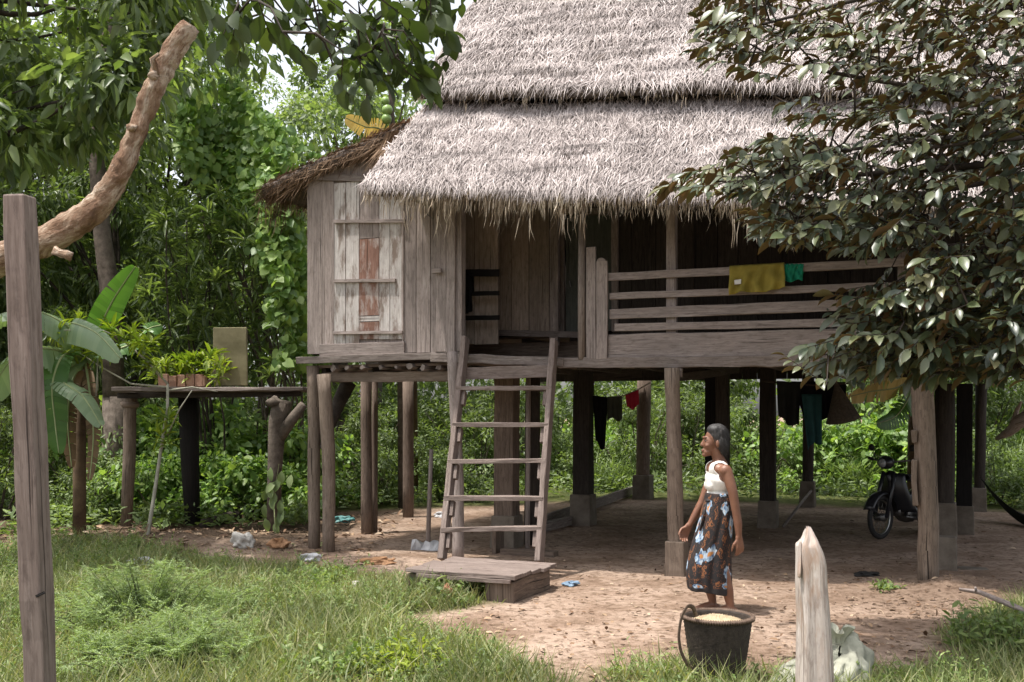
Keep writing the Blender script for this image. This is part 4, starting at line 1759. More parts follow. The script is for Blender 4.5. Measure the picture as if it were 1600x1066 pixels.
lying('log', [on(210, 808, .10), on(300, 806, .12), on(400, 803, .10)], [.13, .14, .12], 'bark', 'fallen log lying behind the platform posts', 'log', 12, .12)
lying('log', [on(318, 823, .06), on(360, 815, .08), on(408, 806, .09)], [.07, .085, .08], 'darkbark', 'short dark broken log against the fallen log', 'log', 10, .2)
lying('upright_stick', [on(668, 856, -.1), on(671, 790, 0) * 0 + at(671, 780, gY(856)), at(674, 702, gY(856))], [.028, .026, .024], 'grey', 'thin upright stick left of the ladder', 'stick')
b = MB()
b.beam(on(850, 822, .09), on(995, 771, .10), .16, .06, UP, 8, .008)
b.beam(on(835, 832, .06), on(920, 812, .07), .12, .08, UP, 5, .008)
tag(b.build('ground_beam', M['grey'], bevel=.008), 'squared timber lying slantwise on the earth under the house', 'beam')
lying('stick', [on(1224, 822, .02), on(1250, 803, .16), on(1272, 788, .32)], .022, 'grey', 'stick leaning on the footing behind the woman', 'stick')
b = MB()
p0, p1 = at(1500, 921, 8.2), at(1660, 985, 7.0)
b.tube([p0, at(1530, 925, 8.0), at(1590, 950, 7.5), p1], [.014, .018, .02, .022], 7, jit=.2)
b.tube([at(1525, 925, 8.02), at(1524, 918, 8.0)], .010, 5)
tag(b.build('branch', M['pale'], smooth=True), 'bare pale branch slanting in at the right edge', 'branch')
b = MB()
b.tube([at(1543, 970, 7.4), at(1562, 972, 7.2), at(1590, 1000, 6.9), at(1640, 1080, 6.4)], [.012, .016, .018, .018], 7, jit=.2)
b.tube([at(1548, 971, 7.35), at(1543, 985, 7.3)], .008, 5)
tag(b.build('branch', M['pale'], smooth=True), 'bare pale branch hooked over the grass, lowest at the right', 'branch')
b = MB()
b.tube([at(1556, 686, 13.5), at(1575, 676, 13.3), at(1592, 660, 13), at(1640, 640, 12.6)], [.02, .05, .08, .10], 9, jit=.25)
b.tube([at(1580, 672, 13.2), at(1590, 640, 13.1), at(1596, 628, 13)], [.04, .025, .012], 7, jit=.2)
b.tube([at(1640, 640, 12.6), at(1680, 700, 12.6), at(1690, 800, 12.6)], [.10, .12, .14], 9, jit=.2)
tag(b.build('dead_branch', M['stake'], smooth=True), 'grey driftwood like dead branch sticking in at the right edge', 'branch')
b = MB()
c = on(1479, 886)
b.beam(c - UP * .05, c + UP * .34, .20, .20, E1, 3, .008)
b.beam(c + E2 * .15 + E1 * .1 - UP * .02, c + E2 * .15 + E1 * .5 - UP * .02, .2, .06, E2, 2, .005)
tag(b.build('concrete_block', M['concrete'], bevel=.012), 'mossy concrete block behind the notched right hand stilt', 'block')
b = MB()
c = on(773, 862)
b.beam(c + E2 * .1 + UP * -.03, c + E2 * .1 + UP * .27, .05, .25, E1, 2, .005)
b.beam(c + UP * .03 + E1 * .1, c + UP * .03 + E1 * .75, .16, .07, E2, 3, .006)
tag(b.build('wooden_offcut', M['brown'], bevel=.006), 'brown board offcuts stacked on the earth behind the ladder', 'board')
M['plastic'] = rough_mat('dirty_white_plastic', (.30, .30, .31), (.55, .55, .56), 8, .5, .2)
b = MB()
c = on(664, 858)
rows = [[c + Vector((.17 * (i / 6 - .5) * 2, .05 * math.sin(i), .005)) for i in range(7)], [c + Vector((.16 * (i / 6 - .5) * 2, .03 * math.cos(i * 2) + .06, .12 + .03 * math.sin(i * 2.3) - .01 * i)) for i in range(7)],
        [c + Vector((.14 * (i / 6 - .5) * 2, .14, .09 + .02 * math.sin(i * 1.3 + 1))) for i in range(7)], [c + Vector((.15 * (i / 6 - .5) * 2, .20, .01)) for i in range(7)]]
b.grid(rows)
tag(b.build('plastic_scrap', M['plastic'], solid=.004), 'crumpled white plastic piece left of the ladder foot', 'litter')
M['stone'] = rough_mat('pale_stone', (.30, .28, .25), (.52, .50, .46), 12, .9, .6)
M['brick'] = rough_mat('broken_brick', (.28, .12, .07), (.42, .22, .14), 12, .9, .6)
M['orange'] = rough_mat('orange_leaf_litter', (.20, .10, .045), (.36, .21, .12), 9, .9, .4)
M['blueplastic'] = rough_mat('blue_plastic', (.10, .16, .24), (.20, .28, .36), 9, .5, .4)
M['tealplastic'] = rough_mat('teal_plastic', (.04, .15, .15), (.10, .24, .23), 9, .5, .4)
for px, py, r_, mat, name, lab, cat in (
        (560, 919, (.085, .05, .05), 'stone', 'stone', 'rounded pale stone in the grass left of the step', 'stone'),
        (467, 970, (.06, .05, .035), 'stone', 'stone', 'small whitish stone low in the grass', 'stone'),
        (380, 858, (.13, .09, .11), 'stone', 'stone', 'lumpy grey white stone on the earth mound', 'stone'),
        (697, 936, (.06, .04, .09), 'brick', 'brick_fragment', 'broken reddish brick fragment in front of the step', 'brick'),
        (436, 858, (.12, .08, .07), 'orange', 'husk', 'orange brown husk beside the leftmost house stilt', 'husk'),
        (590, 880, (.20, .08, .05), 'orange', 'husk', 'heap of pale orange husks left of the step', 'husk'),
        (222, 880, (.16, .10, .05), 'plastic', 'crumpled_bag', 'crumpled whitish bag at the edge of the grass', 'litter'),
        (484, 874, (.14, .10, .05), 'plastic', 'crumpled_bag', 'crumpled greyish bag under the twin stilts', 'litter'),
        (1355, 898, (.13, .06, .03), 'rubber', 'sandal', 'dark sandal lying on the earth before the motorbike', 'sandal'),
        (892, 912, (.07, .05, .03), 'blueplastic', 'plastic_scrap', 'blue plastic scrap right of the step', 'litter'),
        (538, 815, (.16, .09, .06), 'tealplastic', 'plastic_scrap', 'teal plastic scrap behind the twin stilts', 'litter'),
        (505, 806, (.2, .1, .06), 'plastic', 'crumpled_bag', 'pale crumpled bag farthest behind the twin stilts', 'litter'),
        (690, 806, (.15, .1, .05), 'plastic', 'crumpled_bag', 'pale crumpled bag behind the ladder', 'litter')):
    b = MB()
    p = on(px, py, r_[2] * .55)
    b.blob(p, [k * .9 for k in r_], 4, jit=.7)
    if mat != 'stone':
        b.V = [tuple(Vector(v) + Vector((1, 1, .8)) * (.35 * min(r_) * mnoise.noise(Vector(v) * 22)) ) for v in b.V]
    tag(b.build(name, M[mat], smooth=mat == 'stone'), lab, cat)

# dead leaves and chips: nobody could count them
rl = np.random.default_rng(77)
n = 4200
px, py = rl.uniform(150, 1600, n), 800 + 262 * rl.random(n) ** .8
Yv = CAM_H * F_PX / (py - HOR)
X = (px - 800) / F_PX * Yv
g = grassmask(X, Yv)
k = (g < .5) & (rl.random(n) < np.where(px < 620, 1.0, .85))
X, Yv, nn = X[k], Yv[k], int(k.sum())
P = np.stack([X, Yv, gz(X, Yv) + .008], -1)
D = rand_dirs(nn, rl)
D[:, 2] *= .3
L = .02 + .055 * rl.random(nn) ** 2
ch = [(*leaf_arrays(P, unit(D), unit(np.tile([0, 0, 1.0], (nn, 1)) + rand_dirs(nn, rl) * .5), L, L * .5, 'fold'), 0)]
n = 1500
P2 = np.stack([rl.uniform(-7, -1.6, n), rl.uniform(11.7, 16.5, n), np.zeros(n)], -1)
P2[:, 2] = gz(P2[:, 0], P2[:, 1]) + .015
D = rand_dirs(n, rl)
D[:, 2] *= .35
L = .04 + .10 * rl.random(n) ** 2
ch.append((*leaf_arrays(P2, unit(D), unit(np.tile([0, 0, 1.0], (n, 1)) + rand_dirs(n, rl) * .5), L, L * .45, 'fold'), 0))
n = 320
u_, v_ = rl.uniform(200, 1600, n), 800 + 250 * rl.random(n)
Yt = CAM_H * F_PX / (v_ - HOR)
Xt = (u_ - 800) / F_PX * Yt
k = grassmask(Xt, Yt) < .5
Xt, Yt = Xt[k], Yt[k]
P3 = np.stack([Xt, Yt, gz(Xt, Yt) + .010], -1)
D = rand_dirs(len(Xt), rl)
D[:, 2] *= .06
L = .06 + .22 * rl.random(len(Xt)) ** 2
ch.append((*leaf_arrays(P3, unit(D), np.tile([0, 0, 1.0], (len(Xt), 1)), L, .005 + .006 * rl.random(len(Xt)), 'blade'), 0))
M['deadleaf'] = leafmat('dead_leaf', [(.06, .035, .02), (.16, .09, .05), (.26, .17, .10), (.40, .31, .22)], 0, .8)
o = link_mesh('leaf_litter', raw_mesh('leaf_litter', ch), M['deadleaf'], recenter=False)
tag(o, 'dry leaves and chips scattered on the bare earth', 'leaf litter', None, 'stuff')
# clods of earth by the right post
ch = []
b = MB()
for _ in range(260):
    p = on(random.gauss(1450, 75), random.gauss(940, 18))
    b.blob(p, [random.uniform(.006, .028) * k for k in (1, .9, .7)], 1, jit=.6)
M['clod'] = rough_mat('earth_clods', (.10, .065, .045), (.25, .18, .13), 20, .95, .5)
tag(b.build('rubble', M['clod']), 'crumbled earth clods round the foot of the right stilt', 'earth', None, 'stuff')
# ------------------------------------------------------------------ the woman
PY = 8.32
PS = F_PX / PY
pbase = Vector(((1118 - 800) / F_PX * PY, PY, 0))
pbase.z = gz1(pbase.x, pbase.y)
woman = thing('person', 'woman in a white sleeveless top and dark flowered sarong walking past the basket', 'person', pbase)


def q(px, py, y=0.0):
    """point of the figure: pixel column and row, y metres away from her middle"""
    return Vector(((px - 1118) / PS, y, (952 - py) / PS))


class SDF:
    """solid pieces merged into one skin by a voxel remesh"""

    def __init__(self):
        self.bm = bmesh.new()

    def ell(self, c, r, rot=None, sub=3):
        m = Matrix.Translation(c) @ (rot.to_matrix().to_4x4() if rot is not None else Matrix()) @ Matrix.Diagonal((*r, 1))
        bmesh.ops.create_icosphere(self.bm, subdivisions=sub, radius=1, matrix=m)

    def limb(self, pts, rad, n=16, flat=1.0, flat_dir=None):
        for i in range(len(pts) - 1):
            a, b_ = Vector(pts[i]), Vector(pts[i + 1])
            d = b_ - a
            rot = d.to_track_quat('Z', 'Y')
            m = Matrix.Translation((a + b_) / 2) @ rot.to_matrix().to_4x4()
            bmesh.ops.create_cone(self.bm, cap_ends=True, segments=n, radius1=rad[i], radius2=rad[i + 1], depth=d.length, matrix=m)
        for p, r_ in zip(pts, rad):
            self.ell(Vector(p), (r_, r_, r_), sub=2)

    def mesh(self, name, voxel, smooth=6):
        me = bpy.data.meshes.new('tmp')
        self.bm.to_mesh(me)
        self.bm.free()
        o = bpy.data.objects.new('tmp', me)
        COL.objects.link(o)
        md = o.modifiers.new('r', 'REMESH')
        md.mode = 'VOXEL'
        md.voxel_size = voxel
        md.use_smooth_shade = True
        md = o.modifiers.new('s', 'SMOOTH')
        md.iterations = smooth
        md.factor = .5
        dg = bpy.context.evaluated_depsgraph_get()
        out = bpy.data.meshes.new_from_object(o.evaluated_get(dg))
        out.name = name
        bpy.data.objects.remove(o)
        bpy.data.meshes.remove(me)
        return out


B = SDF()
# trunk
hip = q(1112, 800, 0)
rib = q(1124, 748, 0)
chest = q(1125, 740, 0)
B.ell(q(1124, 745), (.105, .155, .13))
B.ell(q(1121, 728), (.085, .150, .075))
B.ell(q(1124, 775), (.092, .135, .12))
B.ell(q(1119, 812), (.125, .160, .13))
for s in (-1, 1):
    B.ell(q(1110, 752, s * .06), (.032, .045, .04))
    B.ell(q(1127, 729, s * .155), (.052, .050, .052))
# neck and head
B.limb([q(1126, 722), q(1121, 708), q(1118, 696)], [.060, .046, .048])
hc = q(1117, 680)
B.ell(q(1120, 679), (.092, .073, .098))
B.ell(q(1109, 688), (.058, .060, .080))
B.ell(q(1106, 701), (.040, .042, .034))
B.ell(q(1101, 705), (.022, .026, .020))
B.limb([q(1099.5, 683), q(1096.5, 690)], [.009, .014])
B.ell(q(1098.5, 690.5), (.014, .019, .010))
B.ell(q(1098.5, 697.5), (.012, .022, .0075))
B.ell(q(1099, 700.5), (.011, .020, .007))
B.ell(q(1100.5, 678.5), (.014, .048, .012))
for s in (-1, 1):
    B.ell(q(1105, 691, s * .042), (.026, .018, .022))
    B.ell(q(1119, 688, s * .074), (.018, .010, .032))
# arms
near = [q(1129, 730, -.158), q(1137, 760, -.185), q(1142, 790, -.19), q(1145, 808, -.19), q(1146.5, 830, -.19)]
B.limb(near, [.047, .040, .034, .034, .023])
far = [q(1124, 731, .155), q(1113, 758, .185), q(1104, 782, .19), q(1093, 803, .19), q(1083, 820, .185)]
B.limb(far, [.047, .040, .034, .033, .023])


def hand(wrist, d, palm_n, side, L=.165, curl=.45):
    """wrist, pointing direction, palm normal, thumb side"""
    d, palm_n, side = d.normalized(), palm_n.normalized(), side.normalized()
    pl = L * .50
    for k in range(4):
        o0 = side * ((1.5 - k) * .0185)
        B.limb([wrist + o0 * .55, wrist + d * pl + o0], [.0165, .0125], 10)
    for k in range(4):
        o0 = side * ((1.5 - k) * .0205)
        ln = [.068, .078, .072, .055][k]
        c = curl * (1 + .18 * k)
        p0 = wrist + d * pl + o0
        d1 = (d + palm_n * c * .6).normalized()
        d2 = (d + palm_n * c * 1.8).normalized()
        d3 = (d + palm_n * c * 3.2).normalized()
        p1 = p0 + d1 * ln * .45
        p2 = p1 + d2 * ln * .32
        p3 = p2 + d3 * ln * .25
        B.limb([p0, p1, p2, p3], [.0105, .0095, .0085, .007], 8)
    t0_ = wrist + d * .025 + side * .020
    t1_ = t0_ + (d * .75 + side * .75 + palm_n * .2).normalized() * .042
    t2_ = t1_ + (d * 1.0 + side * .25 + palm_n * .4).normalized() * .032
    t3_ = t2_ + (d * 1.0 + side * .05 + palm_n * .5).normalized() * .026
    B.limb([t0_, t1_, t2_, t3_], [.015, .012, .0105, .008], 8)


hand(near[-1], Vector((.10, 0, -1)), Vector((-.5, 1, 0)), Vector((-1, -.5, 0)), curl=.35)
hand(far[-1], Vector((-.55, -.05, -1)), Vector((.3, -1, -.2)), Vector((-.9, -.2, .5)), curl=.55)
# legs: under the sarong, then bare calves
B.limb([q(1116, 815, -.08), q(1121, 870, -.08), q(1134, 915, -.075), q(1138.5, 940, -.07)], [.085, .062, .047, .030])
B.limb([q(1114, 815, .08), q(1104, 870, .08), q(1112, 915, .08), q(1117, 939, .08)], [.085, .062, .047, .030])


def foot(an, dirx, lift):
    h = an + Vector((.02, 0, -.045))
    h.z = max(h.z, .025)
    B.ell(Vector((an.x + .03, an.y, .030 + lift * .5)), (.032, .028, .030))
    B.limb([Vector((an.x, an.y, .05 + lift * .4)), Vector((an.x - .09, an.y, .03)), Vector((an.x - .13, an.y, .02))], [.033, .028, .020], 12)
    B.limb([Vector((an.x - .09, an.y + .015, .025)), Vector((an.x - .14, an.y + .02, .016))], [.022, .016], 10)
    B.limb([Vector((an.x - .09, an.y - .02, .024)), Vector((an.x - .135, an.y - .024, .015))], [.021, .015], 10)
    for k in range(5):
        x = an.x - .145 + .010 * abs(k - 1)
        B.limb([Vector((x + .03, an.y + (k - 2) * .015, .018)), Vector((x, an.y + (k - 2) * .0165, .012))], [.0095, .008], 8)


foot(q(1138.5, 940, -.07), -1, 0)
foot(q(1117, 939, .08), -1, 0)
me = B.mesh('person_body', .0046, 5)
me.transform(Matrix.Translation(pbase))
m, t, bb = mk('brown_skin')
n_ = noise_tex(t, coords(t, 'Object'), 9, 4, .6)
t.links.new(ramp(t, n_, [(.3, (.155, .068, .040)), (.7, (.235, .112, .068))]), bb.inputs['Base Color'])
bb.inputs['Roughness'].default_value = .5
bb.inputs['Subsurface Weight'].default_value = .08
bb.inputs['Subsurface Radius'].default_value = (.02, .008, .004)
bump(t, bb, noise_tex(t, coords(t, 'Object'), 120, 3, .5), .15, .003)
M['skin'] = m
body = link_mesh('body', me, M['skin'], woman)
# eyes, brows, lips
M['eye'] = rough_mat('dark_eye', (.02, .012, .01), (.03, .02, .015), 5, .2, 0, .5)
M['lip'] = rough_mat('lip', (.20, .075, .055), (.26, .10, .075), 20, .5, .1)
for s in (-1, 1):
    e = MB()
    e.blob(pbase + q(1101.3, 683.6, s * .031), (.009, .013, .006), 2)
    e.build('eye', M['eye'], woman, smooth=True)
    e = MB()
    e.tube([pbase + q(1099.2, 678.6, s * .016), pbase + q(1099.6, 677.6, s * .034), pbase + q(1103, 678.6, s * .054)], [.003, .004, .002], 6)
    e.build('eyebrow', M['eye'], woman, smooth=True)
e = MB()
e.blob(pbase + q(1097.6, 698.8), (.008, .021, .009), 2)
e.build('lips', M['lip'], woman, smooth=True)
# hair: cap plus strands
Hs = SDF()
Hs.ell(q(1121.5, 675), (.090, .080, .097))
Hs.ell(q(1125.5, 683), (.058, .077, .084))
Hs.ell(q(1127, 693), (.042, .060, .050))
Hs.ell(q(1117, 667), (.066, .074, .052))
for s in (-1, 1):
    Hs.ell(q(1124.5, 686, s * .066), (.034, .022, .056))
hm = Hs.mesh('hair', .007, 4)
hm.transform(Matrix.Translation(pbase))
m, t, bb = mk('greying_black_hair')
n_ = noise_tex(t, mapping(t, coords(t, 'Object'), (60, 60, 6)), 1, 4, .6)
t.links.new(ramp(t, n_, [(.35, (.010, .009, .009)), (.6, (.035, .032, .031)), (.75, (.13, .125, .12))]), bb.inputs['Base Color'])
bb.inputs['Roughness'].default_value = .6
bump(t, bb, n_, .8, .006)
M['hair'] = m
hair = link_mesh('hair', hm, M['hair'], woman)
rh = np.random.default_rng(2)
vv = np.array([v.co[:] for v in hm.vertices])
cc = np.array(q(1121, 681))
ix = rh.integers(0, len(vv), 1600)
P = vv[ix] + np.array(hair.location) * 0
d = unit(P - P.mean(0))
D = unit(np.array([.5, 0, -1.0])[None] + d * .25 + rand_dirs(1600, rh) * .18)
ch = [(*leaf_arrays(P, D, d, .03 + .03 * rh.random(1600), np.full(1600, .0035), 'blade'), 0)]
sm = raw_mesh('hair_strands', ch)
so_ = bpy.data.objects.new('hair_strands', sm)
COL.objects.link(so_)
sm.materials.append(M['hair'])
so_.parent = hair
# white sleeveless top: the torso's own shape, a finger's breadth larger, open at neck and arms
T_ = SDF()
gI = .010
T_.ell(q(1124, 745), (.105 + gI, .155 + gI, .13 + gI))
T_.ell(q(1121, 728), (.085 + gI, .150 + gI, .075 + gI * .8))
T_.ell(q(1124, 775), (.092 + gI + .006, .135 + gI, .12 + gI))
T_.ell(q(1119, 812), (.118, .150, .13))
for s in (-1, 1):
    T_.ell(q(1110, 752, s * .06), (.032 + gI, .045 + gI, .04 + gI))
tm = T_.mesh('sleeveless_top', .0048, 5)
bm = bmesh.new()
bm.from_mesh(tm)


def in_top(v):
    x, y, z = v
    ay = abs(y)
    if z < .935 + .010 * math.sin(9 * x + 7 * y): return False
    if ay > .172 - max(0, z - 1.05) * .36: return False                      # arm holes
    front = x < .035
    neck = 1.145 if front else 1.175
    if z > neck + 1.6 * max(0, ay - .062) ** .8 and ay < .072: return False   # neckline between the straps
    if z > neck and ay < .058: return False
    return True


dead = [f for f in bm.faces if not in_top(f.calc_center_median())]
bmesh.ops.delete(bm, geom=dead, context='FACES')
for v in bm.verts:      # soft creases pulled towards the waist
    k = max(0, 1.10 - v.co.z) * .028
    v.co += v.normal * (k * math.sin(26 * v.co.y + 14 * v.co.x + 9 * v.co.z) + .002 * math.sin(60 * v.co.z + 30 * v.co.x))
bm.to_mesh(tm)
bm.free()
tm.transform(Matrix.Translation(pbase))
to = link_mesh('sleeveless_top', tm, M['whitecloth'], woman)
md = to.modifiers.new('s', 'SMOOTH')
md.iterations = 3
md = to.modifiers.new('solid', 'SOLIDIFY')
md.thickness = .004
# sarong with flowers
b = MB()
lev = [(764, 1103.5, 1147.2, .160), (772, 1102.5, 1147.2, .162), (790, 1098, 1147, .168), (812, 1093, 1145, .172), (832, 1086, 1143, .172), (852, 1080, 1142, .172), (872, 1075, 1142, .172), (892, 1072.5, 1142.5, .172), (906, 1073.5, 1143, .170), (915, 1075, 1143.5, .168), (918.5, 1075.5, 1143.5, .166)]
rows = []
n = 96
for j, (py, xa, xb, ry) in enumerate(lev):
    f = j / (len(lev) - 1)
    row = []
    for k in range(n):
        a = 2 * math.pi * k / n
        cx, rx = (xa + xb) / 2, (xb - xa) / 2
        fo = (1.0 + 3.6 * f)
        wr = fo * (.5 * math.sin(5 * a + 1.5 * f) + .35 * math.sin(9 * a - 2 * f + 1) + .25 * math.sin(14 * a + 3 * f))
        hem = f * f * (3.5 * math.cos(a) + .8 * math.sin(4 * a))
        rxx = rx + wr * (.35 if abs(math.cos(a)) > .7 else 1)
        c = q(cx + rxx * math.cos(a), py + hem)
        row.append(pbase + Vector((c.x, (ry + wr / PS) * math.sin(a), c.z)))
    rows.append(row)
b.grid(rows, close=True)
# knot and hanging fold at the waist
m, t, bb = mk('flowered_batik')
co = mapping(t, coords(t, 'UV'), (.80, 1.15, 1))


def flowers(scale, thr, seed, loc):
    v = t.nodes.new('ShaderNodeTexVoronoi')
    v.inputs['Scale'].default_value = scale
    v.voronoi_dimensions = '2D'
    wn = t.nodes.new('ShaderNodeTexNoise')
    wn.inputs['Scale'].default_value = scale * 2.2
    t.links.new(co, wn.inputs['Vector'])
    ad = t.nodes.new('ShaderNodeVectorMath')
    ad.operation = 'MULTIPLY_ADD'
    t.links.new(wn.outputs['Color'], ad.inputs[0])
    ad.inputs[1].default_value = (.12, .12, .12)
    t.links.new(mapping(t, co, (1, 1, 1), loc), ad.inputs[2])
    t.links.new(ad.outputs[0], v.inputs['Vector'])
    return v.outputs['Distance'], v.outputs['Color']


d1, c1 = flowers(8.5, .3, 1, (0, 0, 0))
d2, c2 = flowers(11, .3, 2, (3, 5, 1))
d3, _ = flowers(26, .3, 3, (9, 2, 4))
base = (.012, .010, .011)
col = mixc(t, ramp(t, d3, [(.16, (.5, .5, .5)), (.24, (0, 0, 0))]), base, (.16, .06, .025))
col = mixc(t, ramp(t, d2, [(.22, (1, 1, 1)), (.26, (0, 0, 0))]), col, ramp(t, d2, [(.10, (.02, .012, .01)), (.16, (.22, .085, .03)), (.3, (.14, .05, .022))]))
sep = t.nodes.new('ShaderNodeSeparateColor')
t.links.new(c1, sep.inputs[0])
fl_m = ramp(t, d1, [(.36, (1, 1, 1)), (.40, (0, 0, 0))])
mm = t.nodes.new('ShaderNodeMath')
mm.operation = 'GREATER_THAN'
t.links.new(sep.outputs[0], mm.inputs[0])
mm.inputs[1].default_value = .45
mult = mixc(t, 1.0, fl_m, mm.outputs[0], 'MULTIPLY')
petal = ramp(t, noise_tex(t, co, 32, 3, .6), [(.36, (.04, .07, .14)), (.48, (.20, .30, .42)), (.64, (.50, .57, .62))])
petal = mixc(t, ramp(t, d1, [(.10, (1, 1, 1)), (.15, (0, 0, 0))]), petal, (.45, .20, .06))
col = mixc(t, mult, col, petal)
# plain dark border at the hem and plain waistband
spz = t.nodes.new('ShaderNodeSeparateXYZ')
t.links.new(coords(t, 'Object'), spz.inputs[0])
hem = ramp(t, spz.outputs[2], [(0.0, (1, 1, 1)), (.215, (1, 1, 1)), (.225, (0, 0, 0))])
col = mixc(t, hem, col, (.014, .012, .013))
t.links.new(col, bb.inputs['Base Color'])
bb.inputs['Roughness'].default_value = .8
M['batik'] = m
sar = b.build('sarong', m, woman, smooth=True, solid=.006, sub=1)
kb = MB()
kb.blob(pbase + q(1104.5, 776, -.06), (.022, .05, .018), 2, jit=.3)
kb.tube([pbase + q(1104, 776, -.06), pbase + q(1097, 800, -.085), pbase + q(1090, 822, -.10)], [.018, .024, .012], 8, flat=.6)
kb.build('waist_knot', m, sar, smooth=True)
# ------------------------------------------------------------------ leaves of every sort
M['fineleaf'] = leafmat('small_mid_green_leaf', [(.075, .11, .042), (.12, .165, .062), (.18, .23, .09)], .42, .45)
M['longleaf'] = leafmat('long_dark_leaf', [(.058, .09, .036), (.105, .15, .058), (.175, .225, .09)], .42, .38)
M['brightleaf'] = leafmat('bright_vine_leaf', [(.10, .18, .055), (.16, .26, .075), (.23, .34, .10), (.30, .40, .12)], .4, .45)
M['bushleaf'] = leafmat('sunny_bush_leaf', [(.09, .135, .05), (.145, .20, .075), (.21, .27, .115)], .35, .5)
M['paleleaf'] = leafmat('pale_green_leaf', [(.12, .17, .08), (.17, .225, .11), (.23, .28, .14)], .42, .5)
M['bigleaf'] = leafmat('broad_overhead_leaf', [(.030, .048, .016), (.045, .068, .022), (.065, .088, .03)], .3, .5)
M['glossleaf'] = leafmat('glossy_dark_leaf_top', [(.04, .06, .034), (.075, .10, .055), (.13, .145, .08), (.095, .125, .05), (.17, .16, .075)], .28, .38, spec=.65)
M['copper'] = leafmat('copper_leaf_underside', [(.14, .085, .04), (.19, .125, .06), (.14, .135, .06)], .3, .55, tcol=(1.6, 1.0, .4))
M['banana'] = leafmat('banana_leaf', [(.06, .14, .03), (.09, .19, .045)], .35, .4)
M['palebanana'] = leafmat('pale_banana_leaf', [(.17, .25, .14), (.24, .32, .19)], .25, .4)
M['drybanana'] = leafmat('yellowed_banana_leaf', [(.46, .34, .12), (.58, .48, .22)], .25, .6, tcol=(1.2, 1.0, .5))
M['grass'] = leafmat('grass_blade', [(.115, .145, .055), (.17, .205, .078), (.25, .27, .12), (.39, .36, .21)], .3, .55)
M['drygrass'] = leafmat('dry_grass_blade', [(.20, .18, .08), (.31, .27, .13), (.40, .34, .19), (.18, .22, .07)], .3, .6)
M['weedleaf'] = leafmat('small_weed_leaf', [(.10, .155, .05), (.155, .22, .07), (.24, .29, .10)], .35, .5)
M['feather'] = leafmat('feathery_leaf', [(.14, .20, .085), (.21, .28, .13), (.29, .36, .18)], .3, .6)
M['yellowgreen'] = leafmat('yellow_green_leaf', [(.16, .22, .02), (.24, .30, .03), (.30, .34, .05)], .4, .5)
M['greenstem'] = rough_mat('green_stem', (.08, .10, .04), (.16, .17, .08), 10, .7, .2)
M['palestem'] = rough_mat('pale_grey_stem', (.24, .23, .18), (.40, .38, .31), 14, .8, .3)
M['bananastem'] = rough_mat('banana_trunk', (.05, .028, .018), (.16, .11, .06), 5, .8, .4)


# ------------------------------------------------------------------ background trees
def limb_pts(p0, p1, bend, n=6, rng=None):
    p0, p1 = Vector(p0), Vector(p1)
    o = Vector((random.uniform(-1, 1), random.uniform(-1, 1), random.uniform(-.3, .6))) * bend
    return [p0.lerp(p1, i / n) + o * math.sin(math.pi * i / n) for i in range(n + 1)]


def make_tree(h, cr, nclump, per, leaf, kind, aspect, mat, bark, seed, droop=.5, low=.3, crad=(.5, 1.0), cname='tree'):
    """tree at the origin: trunk with limbs, crown of clumps with gaps between"""
    rng = np.random.default_rng(seed)
    random.seed(seed)
    root = thing(cname, '-', 'tree')
    b = MB()
    top = Vector((random.uniform(-.4, .4), random.uniform(-.4, .4), h * .72))
    tp = limb_pts((0, 0, -.1), top, .35, 8)
    b.tube(tp, [.20 * h / 9 * (1 - .75 * i / 8) + .03 for i in range(9)], 9, jit=.1)
    cs, rs_ = [], []
    for k in range(nclump):
        d = unit(rng.normal(size=(1, 3)))[0]
        rr = rng.random() ** .45
        z = h * (low + 1) / 2 + d[2] * rr * h * (1 - low) / 2
        f = (z / h - low) / (1 - low)
        wid = cr * (math.sin(math.pi * min(max(.12 + .80 * f, 0.05), .97)) ** .6)
        cs.append((d[0] * rr * wid, d[1] * rr * wid, z))
        rs_.append(rng.uniform(*crad))
    for k in range(0, nclump, 3):
        c = Vector(cs[k])
        i = min(7, max(2, int(8 * (c.z / (h * .72)) * .7)))
        b.tube(limb_pts(tp[i], c, .25, 5), [.05 * h / 9, .045, .035, .028, .02, .01], 6, jit=.1)
    b.build('trunk', M[bark], root, smooth=True)
    me = raw_mesh('crown', [(*clump_leaves(cs, rs_, per, leaf, kind, aspect, droop, rng), 0)])
    link_mesh('crown', me, M[mat], root)
    return root


def place(src, x, y, sc, rot, label, group=None, first=[None], z=0):
    o = src if not src.get('placed') else dup(src)
    o.location = (x, y, z)
    o.rotation_euler = (0, 0, rot)
    o.scale = (sc, sc, sc)
    src['placed'] = 1
    o['label'] = label
    if group: o['group'] = group
    return o


tA = make_tree(11, 3.6, 95, 190, .15, 'quad', .55, 'fineleaf', 'bark', 101, .5, .16, (.5, .95), 'leafy_tree')
tB = make_tree(10, 3.2, 85, 180, .26, 'quad', .26, 'longleaf', 'darkbark', 102, .9, .10, (.5, .9), 'dark_leafed_tree')
tC = make_tree(12, 3.4, 60, 150, .17, 'quad', .5, 'paleleaf', 'bark', 103, .4, .35, (.45, .9), 'pale_leafed_tree')
gA, gB, gC = 'small leaved trees behind the yard', 'dark narrow leaved trees behind the yard', 'pale loose crowned trees behind the yard'
for x, y, s, rt, lb in ((-9.5, 21.5, 1.0, .3, 'bushy mid green tree behind the banana plant'), (-4.3, 26.5, 1.0, 1.9, 'tall mid green tree behind the climbing vine'),
                        (-13, 26, 1.1, 4.0, 'mid green tree, farthest left of its kind'), (5.5, 27, 1.0, 2.4, 'mid green tree standing behind the house roof'),
                        (13.5, 25, .95, 5.1, 'mid green tree at the right edge beyond the dead branch')):
    place(tA, x, y, s, rt, lb, gA)
